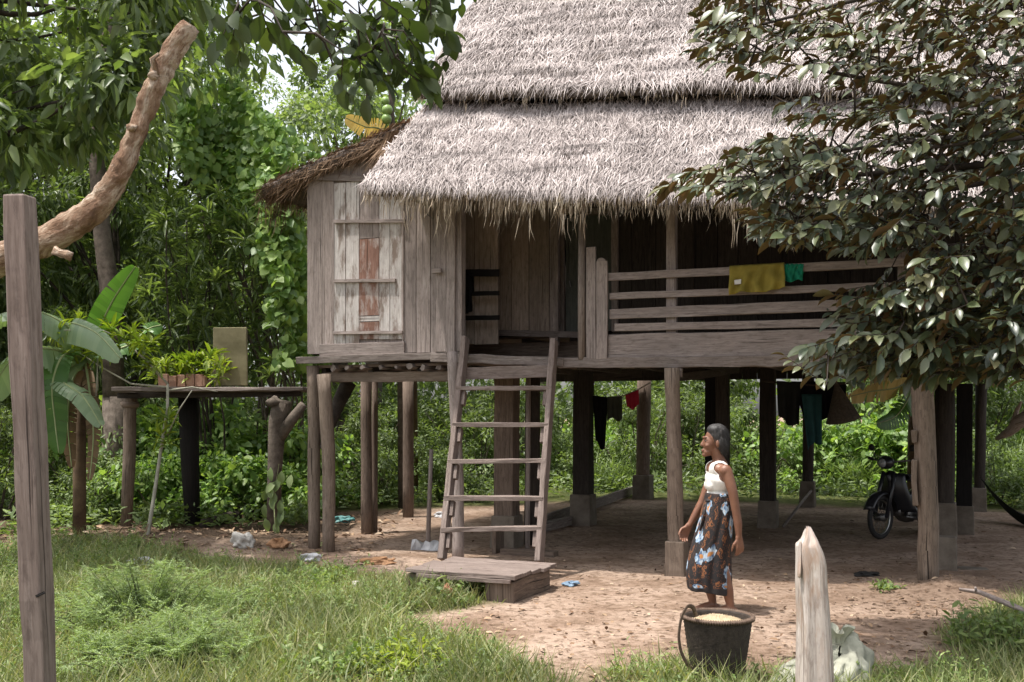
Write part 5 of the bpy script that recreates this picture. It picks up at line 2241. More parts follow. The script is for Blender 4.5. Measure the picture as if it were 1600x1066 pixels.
for x, y, s, rt, lb in ((-7.4, 18.6, .74, .9, 'dark narrow leaved tree behind the plank platform'), (-10.5, 17.2, .95, 2.7, 'dark narrow leaved tree left of the leaning cut trunk'),
                        (-7.8, 22.5, 1.15, 3.9, 'tall dark tree rising behind the leaning cut trunk'), (9.5, 24, .9, 1.2, 'dark tree standing behind the right part of the house')):
    place(tB, x, y, s, rt, lb, gB)
for x, y, s, rt, lb in ((-3.3, 23.5, .92, .2, 'pale loose crowned tree beside the thatched gable'), (-9.0, 32, 1.1, 2.0, 'pale loose crowned tree far behind the cut trunk'),
                        (1.0, 31, .9, 3.3, 'pale loose crowned tree hidden mostly by the roof')):
    place(tC, x, y, s, rt, lb, gC)

# slim trunk with pale lichen seen behind the cut trunk
b = MB()
b.tube([at(178, 620, 16), at(172, 450, 16), at(160, 370, 16), at(150, 240, 16), at(168, 80, 16), at(178, -80, 16)], [.17, .15, .14, .12, .10, .06], 10, jit=.08)
pp = at(178, 620, 16)
b.tube([Vector((pp.x, pp.y, -.1)), pp], [.2, .17], 10, jit=.08)
tr_ = thing('slender_tree', 'slender lichen spotted tree behind the cut leaning trunk', 'tree', (pp.x, pp.y, 0))
b.build('trunk', M['bark'], tr_, smooth=True)
rng = np.random.default_rng(55)
cs = np.array([list(at(170 + rng.normal() * 90, 40 + rng.normal() * 60, 16 + rng.normal() * .8)) for _ in range(26)])
link_mesh('crown', raw_mesh('crown', [(*clump_leaves(cs, np.full(26, .6), 130, .20, 'quad', .4, .6, rng), 0)]), M['longleaf'], tr_)

# ------------------------------------------------------------------ bushes
def make_bush(n, per, rad, leaf, kind, aspect, mat, seed, name='bush', hgt=1.0):
    rng = np.random.default_rng(seed)
    random.seed(seed)
    root = thing(name, '-', 'bush')
    cs = np.stack([rng.normal(size=n) * rad * .5, rng.normal(size=n) * rad * .5, rng.random(n) ** .8 * hgt], -1)
    b = MB()
    for k in range(0, n, 2):
        b.tube([Vector((cs[k][0] * .2, cs[k][1] * .2, -.05)), Vector(cs[k]) * .6 + Vector((0, 0, .1)), Vector(cs[k])], [.018, .013, .006], 5)
    b.build('stems', M['bark'], root)
    link_mesh('foliage', raw_mesh('foliage', [(*clump_leaves(cs, .22 + .22 * rng.random(n), per, leaf, kind, aspect, .35, rng), 0)]), M[mat], root)
    return root


bs = [make_bush(44, 120, 1.0, .085, 'fold', .5, 'bushleaf', 201, 'bush', 1.5), make_bush(36, 70, .95, .13, 'fold', .6, 'brightleaf', 202, 'broad_leafed_bush', 1.3),
      make_bush(40, 120, 1.1, .11, 'quad', .35, 'fineleaf', 203, 'dense_bush', 1.9)]
bl = ['sunlit small leaved bush in the growth behind the yard', 'broad leaved bright bush in the growth behind the yard', 'dense darker bush in the growth behind the yard']
bgp = ['sunlit bushes behind the yard', 'broad leaved bushes behind the yard', 'dense dark bushes behind the yard']
rng = np.random.default_rng(9)
spots = []
for k in range(64):
    f = k / 63
    x = -13 + 27 * f + rng.normal() * .5
    y = 19.6 + rng.random() * 7 - 1.9 * (x < -3) + (1.6 if -1 < x < 6 else 0)
    spots.append((x, y, int(rng.random() * 3) if x > -3 else int(1 + rng.random() * 2)))
for x, y, s, t_ in ((-4.4, 15.9, .75, 1), (-5.3, 15.7, .7, 1), (-3.7, 15.6, .6, 1), (-6.3, 15.3, .6, 0), (-4.0, 16.6, 1.1, 1), (-5.5, 17.0, 1.3, 1), (-6.0, 16.4, 1, 1), (-4.7, 16.9, .9, 1), (-3.4, 17.4, .8, 1), (-7.9, 15.6, .85, 2), (-9.0, 14.6, .8, 2), (-6.9, 17.0, 1, 2), (-2.4, 18.3, .8, 0), (-1.2, 18.9, .7, 0), (9.6, 16.8, .8, 0), (8.6, 18.2, .8, 0), (11, 17, .9, 0), (10.2, 14.8, .6, 0)):
    place(bs[t_], x, y, s, x * 3.1, bl[t_], bgp[t_])
for x, y, t_ in spots:
    place(bs[t_], x, y, .75 + rng.random() * .5, rng.random() * 6.28, bl[t_], bgp[t_])

# low growth and far woods: masses nobody could count
rng = np.random.default_rng(19)
n = 42000
x, y = rng.uniform(-13, 15, n), 15 + 13 * rng.random(n) ** 1.3
k = grassmask(x, y) > .5 * (.6 + .8 * rng.random(n))
x, y = x[k], y[k]
n = len(x)
hh = .05 + .40 * rng.random(n) * (.4 + .6 * (.5 + .5 * wav(x, y, 2.2, 41)))
xe, ye = rng.uniform(-7.5, -2.9, 9000), rng.uniform(12.4, 15.8, 9000)
ke = wav(xe, ye, 2.1, 44) + .5 * wav(xe, ye, 6, 45) > .02 + .35 * (xe > -4.6) * (ye < 14.2) + .25 * (ye < 13)
xe, ye = xe[ke], ye[ke]
he = .04 + .26 * rng.random(len(xe)) ** 1.5
x, y, hh = np.concatenate([x, xe]), np.concatenate([y, ye]), np.concatenate([hh, he])
n = len(x)
P = np.stack([x, y, gz(x, y) + hh], -1)
D = rand_dirs(n, rng)
D[:, 2] = np.abs(D[:, 2]) * .6
L = .06 + .12 * rng.random(n)
o = link_mesh('undergrowth', raw_mesh('undergrowth', [(*leaf_arrays(P, unit(D), unit(np.tile([0, 0, 1.0], (n, 1)) + rand_dirs(n, rng) * .6), L, L * .4, 'quad'), 0)]), M['bushleaf'], recenter=False)
tag(o, 'low leafy ground growth behind the house', 'undergrowth', None, 'stuff')
n = 900
cs = np.stack([rng.uniform(-40, 40, n), rng.uniform(34, 46, n), np.zeros(n)], -1)
cs[:, 2] = rng.random(n) * (8.2 + 2.0 * wav(cs[:, 0], cs[:, 1] * 0, .5, 43))
o = link_mesh('woods', raw_mesh('woods', [(*clump_leaves(cs, 1.0 + rng.random(n), 75, .38, 'quad', .5, .5, rng), 0)]), M['longleaf'], recenter=False)
tag(o, 'dark mass of far woods behind the yard trees', 'woods', None, 'stuff')

# ------------------------------------------------------------------ climbing vine beside the house
rng = np.random.default_rng(23)
poly = [(270, 150), (360, 110), (420, 175), (480, 225), (520, 255), (500, 300), (470, 330), (484, 470), (482, 575), (430, 570), (415, 470), (435, 440), (385, 400), (330, 330), (280, 240)]
pp = []
while len(pp) < 5200:
    x, y = rng.uniform(265, 525), rng.uniform(120, 580)
    if inpoly(np.array([x]), np.array([y]), poly)[0] and wav(np.array([x]), np.array([y]), .055, 3)[0] > -.22 - .25 * rng.random():
        pp.append(at(x, y, 16.0 + rng.random() * .9 + .5 * math.sin(x * .04) - .002 * (y - 350)))
P = np.array([list(p) for p in pp])
n = len(P)
D = rand_dirs(n, rng) * .7 + np.array([0, -.2, -.7])
Nn = np.array([-.2, -.75, .75])[None] + rand_dirs(n, rng) * .55
L = .07 + .11 * rng.random(n)
vine = thing('climbing_vine', 'bright green climbing vine smothering a tree beside the left room', 'vine', Vector((at(450, 600, 16.4).x, 16.4, 0)))
link_mesh('foliage', raw_mesh('foliage', [(*leaf_arrays(P, unit(D), unit(Nn), L, L * .85, 'heart'), 0)]), M['brightleaf'], vine)
b = MB()
for k in range(16):
    x0 = rng.uniform(380, 480)
    p0 = at(x0, 610, 16.6)
    p0.z = 0
    p3 = pp[int(rng.integers(0, n))]
    b.tube([p0, p0.lerp(p3, .35) + Vector((.2, .2, .2)), p0.lerp(p3, .7) + Vector((-.2, .3, .1)), p3 + Vector((0, .15, 0))], [.022, .018, .014, .008], 6)
b.tube([at(372, 425, 16.9), at(400, 480, 16.9), at(424, 545, 16.9), Vector((at(430, 600, 16.9).x, 16.9, 0))], [.035, .04, .045, .06], 7, jit=.1)
b.build('stems', M['bark'], vine)

# dark shrub with whorls of narrow leaves, left of the vine
rng = np.random.default_rng(29)
pp = [at(rng.uniform(215, 440), rng.uniform(300, 590), 15.6 + 1.6 * rng.random()) for _ in range(190)]
P = np.array([list(p) for p in pp])
ws = thing('whorled_shrub', 'dark shrub with whorls of narrow leaves above the platform', 'shrub', (at(340, 600, 16.4).x, 16.4, 0))
link_mesh('foliage', raw_mesh('foliage', [(*rosette(P, np.tile([0, -.3, .6], (len(P), 1)), 13, .26, .17, rng, 1.1), 0)]), M['longleaf'], ws)
b = MB()
for k in range(0, 190, 16):
    b.tube(limb_pts((at(340, 600, 16.4).x + rng.normal() * .1, 16.4, 0), pp[k], .3, 5), [.022, .02, .018, .015, .012, .007], 5)
b.build('stems', M['darkbark'], ws)

# ------------------------------------------------------------------ leaning cut trunk and the tree over the top left corner
cutp = [(-420, 760, 7.6), (-150, 520, 7.4), (-40, 418, 7.3), (40, 392, 7.3), (100, 362, 7.3), (150, 325, 7.3), (185, 278, 7.3), (212, 212, 7.3), (232, 158, 7.3), (258, 100, 7.3), (296, 40, 7.3)]
wpx = [70, 60, 52, 48, 46, 43, 37, 33, 32, 32, 32]
b = MB()
pts, rr = [], []
for i in range(len(cutp) - 1):
    for k in range(5):
        f = k / 5
        a, c = cutp[i], cutp[i + 1]
        pts.append(at(a[0] + (c[0] - a[0]) * f, a[1] + (c[1] - a[1]) * f, a[2] + (c[2] - a[2]) * f))
        rr.append((wpx[i] + (wpx[i + 1] - wpx[i]) * f) / F_PX * 7.3 / 2)
pts.append(at(*cutp[-1]))
rr.append(14.5 / F_PX * 7.3)
for _ in range(2):
    pts = [pts[0]] + [(pts[i - 1] + pts[i] * 2 + pts[i + 1]) / 4 for i in range(1, len(pts) - 1)] + [pts[-1]]
p0 = pts[0]
pts = [Vector((p0.x - .5, p0.y, -.1)), Vector((p0.x - .25, p0.y, p0.z * .5))] + pts
rr = [.30, .24] + rr
dense, dr = [], []
for i in range(len(pts) - 1):
    for k in range(4):
        dense.append(pts[i].lerp(pts[i + 1], k / 4))
        dr.append(rr[i] + (rr[i + 1] - rr[i]) * k / 4)
dense.append(pts[-1])
dr.append(rr[-1])
b.tube(dense, dr, 32, jit=.05)
nT = 32
for i in range(len(dense)):
    for k in range(nT):
        v = Vector(b.V[i * nT + k])
        d = (v - dense[i])
        if d.length < 1e-6: continue
        h = .016 * mnoise.noise(v * 5) + .012 * mnoise.noise(v * 14) + .007 * mnoise.noise(v * 34) - .012 * max(0, mnoise.noise(v * 9 + Vector((5, 5, 5))) - .2)
        b.V[i * nT + k] = tuple(v + d.normalized() * h + (Vector((0, 0, 1)) * .025 * mnoise.noise(v * 25) if i > len(dense) - 3 else Vector((0, 0, 0))))
# bark scabs, stubs and a peeled strip
for (x, y, w_) in ((206, 200, .034), (240, 118, .036)):
    b.blob(at(x, y, 7.22), (w_, w_ * .8, w_ * .9), 2, jit=.6)
b.tube([at(246, 118, 7.25), at(238, 92, 7.2), at(248, 84, 7.2)], [.03, .022, .012], 7, jit=.2)
b.beam(at(84, 392, 7.15), at(112, 402, 7.1), .06, .02, UP, 3, .01)
o = b.build('cut_trunk', M['tanbark'], smooth=True)
tag(o, 'thick leaning tree trunk with peeling tan bark and a sawn off top', 'tree trunk')

rng = np.random.default_rng(37)
cs, rs_ = [], []
for _ in range(95):
    x, y = rng.uniform(-180, 330), rng.uniform(-220, 330)
    if y > 330 - .75 * max(0, x - 10): continue
    if 0 < x < 130 and 215 < y < 320 and rng.random() < .8: continue
    cs.append(list(at(x, y, 9.6 + 2.6 * rng.random())))
    rs_.append(.32 + .3 * rng.random())
ct = thing('overhanging_tree', 'dark leafy tree filling the top left corner above the cut trunk', 'tree', (-7.4, 10.6, 0))
link_mesh('crown', raw_mesh('crown', [(*clump_leaves(cs, rs_, 75, .21, 'fold', .36, .8, rng), 0)]), M['longleaf'], ct)
b = MB()
tk = [Vector((-7.4, 10.6, -.1)), Vector((-7.3, 10.5, 2)), Vector((-6.9, 10.5, 4)), Vector((-6.4, 10.5, 6))]
b.tube(tk, [.24, .2, .17, .10], 10, jit=.1)
for k in range(0, len(cs), 5):
    b.tube(limb_pts(tk[int(rng.integers(2, 4))], cs[k], .9, 9), [.05, .045, .04, .034, .028, .022, .018, .014, .009, .004], 6)
b.build('trunk', M['darkbark'], ct, smooth=True)


# ------------------------------------------------------------------ big leaves hanging over the top of the picture
def twig_leaves(tips, dirs, per, L, aspect, rng, kind='oval', droop=.6, tw=.22):
    """alternate leaves along short twigs"""
    tips, dirs = np.asarray(tips, float), unit(np.asarray(dirs, float))
    n = len(tips) * per
    ci = np.repeat(np.arange(len(tips)), per)
    f = np.tile(np.linspace(0, 1, per), len(tips))
    side = np.tile(np.where(np.arange(per) % 2, 1.0, -1.0), len(tips))
    ax = dirs[ci]
    sd = unit(np.cross(ax, np.array([0, 0, 1.0])[None]) + rand_dirs(n, rng) * .25)
    P = tips[ci] - ax * (tw * (1 - f))[:, None]
    D = ax * (.35 + .9 * f[:, None] ** 2) + sd * (side * (1.05 - .7 * f))[:, None] + rand_dirs(n, rng) * .28
    D[:, 2] -= droop * rng.random(n)
    Nn = np.tile([0, -.1, 1.0], (n, 1)) + rand_dirs(n, rng) * .72 + ax * .2
    ln = L * (.5 + .85 * rng.random(n))
    return P, unit(D), unit(Nn), ln, ln * aspect


def two_sided(P, D, Nn, L, Wd, kind):
    a = leaf_arrays(P, D, Nn, L, Wd, kind)
    S2 = unit(np.cross(D, Nn))
    N2 = np.cross(S2, D)
    c = leaf_arrays(P - N2 * .0016, D, Nn, L, Wd, kind)
    return [(*a, 0), (*c, 1)]


rng = np.random.default_rng(41)
ob = thing('overhanging_branch_tree', 'tree with broad dark leaves dangling over the top centre', 'tree', (-3.9, 4.0, 0))
tips, dirs = [], []
for x, y in ((330, 20), (345, 62), (372, 88), (388, 30), (420, 52), (440, 20), (455, 70), (480, 92), (505, 70), (528, 105), (545, 150), (560, 60), (562, 128), (582, 88), (600, 60), (604, 128), (622, 100), (640, 70), (648, 30),
             (662, 92), (668, 140), (684, 60), (690, 112), (706, 50), (712, 20), (610, 20), (540, 20), (500, 25), (470, 5), (590, -10), (680, -5), (400, -10), (350, -20), (640, 128), (575, 150), (630, 50), (520, 40), (655, 60)):
    tips.append(list(at(x, y, 5.2 + rng.normal() * .22)))
    dirs.append((.35 + rng.normal() * .5, .1 + rng.normal() * .4, -.8))
    tips.append(list(at(min(x + rng.normal() * 16, 688), y - 15 + rng.normal() * 14, 5.35 + rng.normal() * .25)))
    dirs.append((rng.normal() * .7, rng.normal() * .5, -.4))
ch = [(*leaf_arrays(*twig_leaves(tips, dirs, 6, .112, .62, rng, droop=.5, tw=.16), 'oval'), 0)]
link_mesh('crown', raw_mesh('crown', ch), M['bigleaf'], ob)
b = MB()
tk = [Vector((-3.9, 4.0, -.1)), Vector((-3.8, 4.1, 1.6)), Vector((-3.4, 4.3, 3.0)), Vector((-2.6, 4.7, 3.75)), Vector((-1.6, 5.1, 4.0)), Vector((-.5, 5.3, 4.05))]
b.tube(tk, [.17, .15, .12, .07, .045, .02], 9, jit=.1)
wood_ = [tk[i].lerp(tk[i + 1], f / 6) for i in (2, 3, 4) for f in range(7)]
for p, d in sorted(zip(tips, dirs), key=lambda td: -td[0][2]):
    v = Vector(p)
    e = v - Vector(d).normalized() * .16
    s_ = min(wood_, key=lambda c: (c - e).length + (.4 if c.x > e.x else 0))
    m1 = s_.lerp(e, .5) + Vector((random.uniform(-.03, .03), random.uniform(-.03, .03), .05))
    b.tube([s_, m1, e, v], [.008, .006, .004, .002], 5)
    wood_ += [m1, e]
b.build('trunk', M['darkbark'], ob, smooth=True)

# ------------------------------------------------------------------ the glossy tree at the right
rng = np.random.default_rng(47)
rt = thing('glossy_leafed_tree', 'tree with glossy dark leaves and coppery undersides overhanging at the right', 'tree', (5.4, 6.6, 0))
MASS = [([(1100, -60), (1078, 90), (1140, 120), (1230, 90), (1300, 140), (1420, 150), (1640, 170), (1640, -80)], 205),
        ([(1330, 150), (1360, 240), (1380, 330), (1640, 420), (1640, 150)], 185),
        ([(1190, 150), (1240, 150), (1330, 160), (1340, 200), (1260, 195), (1200, 175)], 8),
        ([(1020, 292), (1100, 255), (1200, 215), (1330, 225), (1400, 330), (1280, 320), (1130, 305)], 105),
        ([(1125, 340), (1200, 318), (1340, 320), (1460, 370), (1400, 392), (1290, 388), (1180, 366)], 72),
        ([(1450, 390), (1400, 450), (1310, 470), (1285, 530), (1222, 555), (1262, 588), (1400, 592), (1530, 590), (1640, 575), (1640, 380)], 330),
        ([(1280, 470), (1300, 440), (1400, 460), (1400, 540), (1270, 545)], 14)]
tips, dirs = [], []
hub = Vector((4.6, 6.6, 3.3))
for poly, cnt in MASS:
    xs_, ys_ = [p[0] for p in poly], [p[1] for p in poly]
    c_ = 0
    while c_ < cnt:
        x, y = rng.uniform(min(xs_), max(xs_)), rng.uniform(min(ys_), max(ys_))
        if not inpoly(np.array([x]), np.array([y]), poly)[0]: continue
        p = at(x, y, 5.7 + 2.0 * rng.random())
        tips.append(list(p))
        d = (p - hub).normalized()
        dirs.append((d.x - .45 + rng.normal() * .3, d.y - .25 + rng.normal() * .35, d.z * .4 - .10 + rng.normal() * .50))
        c_ += 1
a_ = twig_leaves(tips, dirs, 11, .112, .43, rng, droop=.7, tw=.27)
link_mesh('crown', raw_mesh('crown', two_sided(*a_, 'oval')), [M['glossleaf'], M['copper']], rt)
b = MB()
tk = [Vector((5.4, 6.6, -.1)), Vector((5.3, 6.6, 1.2)), Vector((5.0, 6.6, 2.4)), Vector((4.7, 6.6, 3.4)), Vector((4.6, 6.7, 4.8)), Vector((4.4, 6.6, 6.0))]
b.tube(tk, [.20, .17, .15, .12, .08, .04], 10, jit=.1)
limbs = []
for x, y, Y in ((1110, 60, 6.6), (1200, 95, 6.5), (1100, 285, 6.7), (1210, 250, 6.3), (1190, 350, 6.5), (1350, 370, 6.9), (1300, 500, 6.4), (1260, 570, 6.6), (1420, 560, 6.2), (1400, 80, 7.0), (1380, 240, 6.1), (1500, 480, 7), (1290, 30, 7)):
    e = at(x, y, Y)
    s_ = min(tk[1:], key=lambda v: abs(v.z - (e.z + .25)))
    lp = limb_pts(s_, e, .18, 8)
    limbs.append(lp)
    b.tube(lp, [.045, .04, .034, .028, .023, .018, .014, .010, .005], 7, jit=.1)
allp = [p for l in limbs for p in l[2:]]
order = sorted(zip(tips, dirs), key=lambda td: min((k - Vector(td[0])).length for k in allp))
for p, d in order:      # each twig springs from the nearest wood already grown
    v, d = Vector(p), Vector(d).normalized()
    e = v - d * .28
    near_ = min(allp, key=lambda k: (k - e).length + (.5 if k.x < e.x - .05 else 0))
    m1 = near_.lerp(e, .5) + Vector((random.uniform(-.04, .04), random.uniform(-.04, .04), .02))
    b.tube([near_, m1, e, v], [.007, .006, .004, .002], 4)
    allp += [m1, e]
b.build('trunk', M['darkbark'], rt, smooth=True)


# ------------------------------------------------------------------ banana plants
def banana_leaf(mid, width, mat, parent, seed=1, torn=.0, side=None, droop=.25):
    rr = random.Random(seed)
    mid = [Vector(p) for p in mid]
    n = 26
    pts = []
    for i in range(n + 1):      # Catmull style resampling
        f = i / n * (len(mid) - 1)
        k = min(int(f), len(mid) - 2)
        u = f - k
        p0, p1, p2, p3 = mid[max(k - 1, 0)], mid[k], mid[k + 1], mid[min(k + 2, len(mid) - 1)]
        pts.append(.5 * ((2 * p1) + (p2 - p0) * u + (2 * p0 - 5 * p1 + 4 * p2 - p3) * u * u + (3 * p1 - p0 - 3 * p2 + p3) * u ** 3))
    b = MB()
    gap = {1: set(), -1: set()}
    for i in range(2, n - 1):
        for s in (1, -1):
            if rr.random() < torn: gap[s].add(i)
    for s in (1, -1):
        off = 0
        for i in range(n):
            if i in gap[s]:
                off = rr.uniform(-.14, .05) * width
            d = (pts[i + 1] - pts[i]).normalized()
            sd = Vector(side) if side is not None else d.cross(Vector((0, -1, .3)))
            sd = (sd - d * sd.dot(d)).normalized()
            nr = sd.cross(d).normalized()
            if nr.z < 0: nr = -nr
            def wd(f): return width / 2 * max(.03, math.sin(math.pi * min(1, f * .93 + .05)) ** .55)
            rows = []
            for j, f in ((i, i / n), (i + 1, (i + 1) / n)):
                c = pts[j]
                w0 = wd(f)
                row = []
                for k in range(5):
                    g = k / 4
                    sh = -.02 * width if (j == i + 1 and (i + 1) in gap[s]) else 0
                    row.append(c + d * (sh * g * 3 + g * w0 * .25) + sd * s * w0 * g + nr * (.10 * w0 * math.sin(g * 2.2)) - Vector((0, 0, 1)) * (droop * w0 * g * g) + nr * off * g)
                rows.append(row)
            b.grid(rows)
    o = b.build('banana_leaf', M[mat], parent, smooth=True)
    q_ = MB()
    q_.tube(pts, [.016 * (1 - .8 * i / n) + .003 for i in range(n + 1)], 6)
    q_.build('midrib', M['paleleafrib'], o, smooth=True)
    return o


M['paleleafrib'] = rough_mat('pale_leaf_rib', (.22, .27, .12), (.32, .36, .18), 8, .6, .1)
bp = thing('banana_plant', 'banana plant with broad drooping leaves behind the tall timber post', 'banana plant', (at(124, 790, 13.2).x, 13.2, 0))
b = MB()
sx = at(124, 790, 13.2).x
b.tube([Vector((sx, 13.2, -.1)), Vector((sx, 13.2, .8)), Vector((sx + .02, 13.2, 1.6)), at(128, 560, 13.2), at(140, 520, 13.2)], [.085, .08, .065, .05, .03], 10, jit=.1)
b.build('trunk', M['bananastem'], bp, smooth=True)
cr = at(132, 560, 13.2)
banana_leaf([cr, at(152, 520, 13.1), at(176, 470, 13.0), at(211, 417, 12.9)], .36, 'banana', bp, 1, .05, side=(.9, .3, -.2), droop=0)
banana_leaf([cr, at(110, 515, 12.9), at(60, 488, 12.6), at(0, 492, 12.3), at(-60, 530, 12.1)], .42, 'palebanana', bp, 2, .12, side=(.2, 1, .1), droop=.75)
banana_leaf([cr, at(140, 528, 12.9), at(112, 505, 12.7), at(150, 520, 12.4), at(188, 560, 12.2)], .34, 'palebanana', bp, 3, .2, droop=.6)
banana_leaf([cr, at(100, 555, 12.8), at(82, 600, 12.6), at(86, 660, 12.6), at(92, 708, 12.6)], .34, 'banana', bp, 4, .12, side=(1, .2, 0), droop=.1)
banana_leaf([cr, at(70, 545, 12.7), at(20, 560, 12.4), at(-20, 620, 12.2)], .46, 'palebanana', bp, 5, .15, side=(.3, 1, .2), droop=.7)
banana_leaf([cr, at(95, 590, 12.7), at(130, 620, 12.5), at(158, 665, 12.4)], .28, 'palebanana', bp, 6, .2, side=(.8, .5, .2), droop=.3)
banana_leaf([cr, at(200, 540, 13.6), at(230, 515, 13.8), at(252, 508, 14)], .26, 'banana', bp, 7, .1, side=(.2, .6, .5), droop=.2)
M['deadbanana'] = leafmat('dead_banana_leaf', [(.10, .06, .03), (.20, .13, .07)], .2, .7, tcol=(1.2, 1, .6))
banana_leaf([cr, at(112, 600, 13.0), at(106, 660, 12.95), at(112, 730, 12.95)], .22, 'deadbanana', bp, 8, .5, side=(1, .3, 0), droop=.1)
banana_leaf([cr, at(140, 610, 13.0), at(146, 680, 12.95), at(140, 750, 12.95)], .20, 'deadbanana', bp, 9, .5, side=(1, -.2, 0), droop=.1)
bp2 = thing('banana_plant', 'banana plant with a yellowed torn leaf behind the motorbike', 'banana plant', (at(1430, 740, 17.5).x, 17.5, 0))
sx = at(1430, 740, 17.5).x
b = MB()
b.tube([Vector((sx, 17.5, -.1)), Vector((sx, 17.5, 1.2)), Vector((sx - .03, 17.5, 2.3))], [.14, .12, .07], 10, jit=.1)
b.build('trunk', M['bananastem'], bp2, smooth=True)
cr = Vector((sx - .03, 17.5, 2.2))
banana_leaf([cr, at(1400, 606, 16.6), at(1360, 612, 16.0), at(1318, 622, 15.6)], .34, 'drybanana', bp2, 11, .5, side=(0, .35, -1), droop=.1)
banana_leaf([cr, at(1420, 620, 16.6), at(1400, 650, 16.3), at(1370, 662, 16)], .32, 'banana', bp2, 12, .15, side=(.1, .4, .8), droop=.3)
banana_leaf([cr, at(1450, 590, 17.2), at(1480, 570, 17), at(1530, 590, 16.6)], .42, 'banana', bp2, 13, .2, side=(.1, 1, .2), droop=.5)
banana_leaf([cr, at(1395, 590, 17.4), at(1370, 570, 17.6), at(1330, 575, 17.9)], .42, 'drybanana', bp2, 14, .3, side=(.1, 1, .3), droop=.5)
banana_leaf([cr, at(1440, 640, 17), at(1455, 690, 16.8), at(1460, 730, 16.7)], .32, 'banana', bp2, 15, .2, side=(1, .1, 0), droop=.1)
bp3 = thing('banana_plant', 'tall banana plant showing one pale torn leaf above the lean-to thatch', 'banana plant', (at(640, 200, 18.5).x, 18.5, 0))
sx = at(640, 200, 18.5).x
b = MB()
b.tube([Vector((sx, 18.5, -.1)), Vector((sx, 18.5, 3)), Vector((sx, 18.5, 6.0))], [.17, .14, .08], 10, jit=.1)
b.build('trunk', M['bananastem'], bp3, smooth=True)
cr = Vector((sx, 18.5, 5.9))
banana_leaf([cr, at(600, 207, 18.0), at(570, 198, 17.8), at(540, 184, 17.6)], .36, 'drybanana', bp3, 21, .4, side=(0, .5, -1), droop=.1)
banana_leaf([cr, at(650, 170, 18.6), at(670, 160, 18.8), at(720, 190, 19.2)], .45, 'banana', bp3, 22, .3, side=(0, 1, .3), droop=.5)
banana_leaf([cr, at(660, 200, 19.2), at(690, 230, 19.7), at(720, 300, 20)], .45, 'banana', bp3, 23, .3, side=(0, 1, .3), droop=.5)

M['greenfruit'] = rough_mat('green_fruit_skin', (.16, .26, .06), (.26, .38, .11), 5, .4, .1, .5)
fx = at(606, 160, 17.2)
ft = thing('papaya_tree', 'thin stem carrying a stack of round green fruit above the thatch', 'fruit tree', (fx.x + .25, 17.4, 0))
b = MB()
b.tube([Vector((fx.x + .25, 17.4, -.1)), Vector((fx.x + .2, 17.4, 3.5)), at(612, 190, 17.3), at(610, 130, 17.3), at(604, 90, 17.3)], [.10, .08, .05, .04, .02], 9, jit=.05)
b.build('trunk', M['bark'], ft, smooth=True)
for x, y, r_ in ((604, 186, .085), (605, 172, .09), (602, 158, .07)):
    b = MB()
    b.blob(at(x, y, 17.15), (r_, r_, r_ * 1.05), 3, jit=.05)
    b.build('fruit', M['greenfruit'], ft, smooth=True)
rng = np.random.default_rng(61)
P = np.array([list(at(x, y, 17.4)) for x, y in ((600, 80), (640, 100), (570, 110), (620, 60))])
link_mesh('crown', raw_mesh('crown', [(*rosette(P, np.tile([0, 0, .3], (4, 1)), 16, .34, .3, rng, 1.1), 0)]), M['fineleaf'], ft)

# ------------------------------------------------------------------ spindly sapling before the platform
sp_ = thing('sapling', 'spindly pale stemmed sapling with lime leaf tufts before the platform', 'sapling', on(232, 846))
YS = 12.9
b = MB()
S0 = [on(230, 848, -.05), at(240, 780, YS), at(252, 700, YS), at(262, 640, YS), at(262, 600, YS)]
b.tube(S0, [.028, .024, .020, .018, .016], 7, jit=.1)
tp_ = [(262, 655), (232, 540), (205, 520), (170, 516), (125, 506), (100, 514), (215, 535), (165, 548), (118, 552), (150, 556), (262, 655), (258, 690), (330, 560), (345, 572), (240, 575), (222, 545), (190, 530), (90, 520)]
b.tube([at(262, 600, YS), at(230, 565, YS), at(190, 530, YS - .1), at(160, 516, YS - .2), at(100, 516, YS - .3)], [.016, .014, .012, .010, .006], 6)
b.tube([at(262, 605, YS), at(205, 600, YS + .1), at(160, 575, YS), at(125, 552, YS)], [.014, .012, .010, .006], 6)
b.tube([at(262, 610, YS), at(300, 605, YS + .05), at(340, 612, YS)], [.012, .010, .006], 6)
b.tube([at(152, 565, YS), at(153, 610, YS)], [.008, .006], 5)
b.tube([at(150, 620, YS - .1), at(153, 560, YS - .05)], [.006, .008], 5)
b.tube([at(262, 680, YS), at(280, 640, YS - .1), at(300, 610, YS - .1)], [.012, .01, .006], 6)
b.build('stem', M['palestem'], sp_, smooth=True)
rng = np.random.default_rng(63)
P = np.array([list(at(x, y, YS - .1 + rng.normal() * .1)) for x, y in tp_ for _ in range(2)])
P += rng.normal(size=P.shape) * .03
link_mesh('foliage', raw_mesh('foliage', [(*rosette(P, np.tile([-.2, 0, .5], (len(P), 1)), 11, .17, .26, rng, .9), 0)]), M['limeleaf'], sp_)
# climbing leaves on the forked leg
vp = thing('creeper', 'broad leaved creeper hanging on the forked platform leg', 'creeper', on(432, 842))
P = np.array([list(at(430 + rng.normal() * 10, y, 13.45)) for y in np.linspace(730, 815, 16)])
D = np.tile([-.1, -.3, -1.0], (16, 1)) + rng.normal(size=(16, 3)) * .35
link_mesh('foliage', raw_mesh('foliage', [(*leaf_arrays(P, unit(D), unit(np.tile([0, -.9, .5], (16, 1)) + rng.normal(size=(16, 3)) * .3), np.full(16, .19), np.full(16, .10), 'oval'), 0)]), M['bushleaf'], vp)
b = MB()
b.tube([on(430, 840), at(428, 780, 13.5), at(436, 725, 13.5)], [.008, .007, .004], 5)
b.build('stem', M['greenstem'], vp)

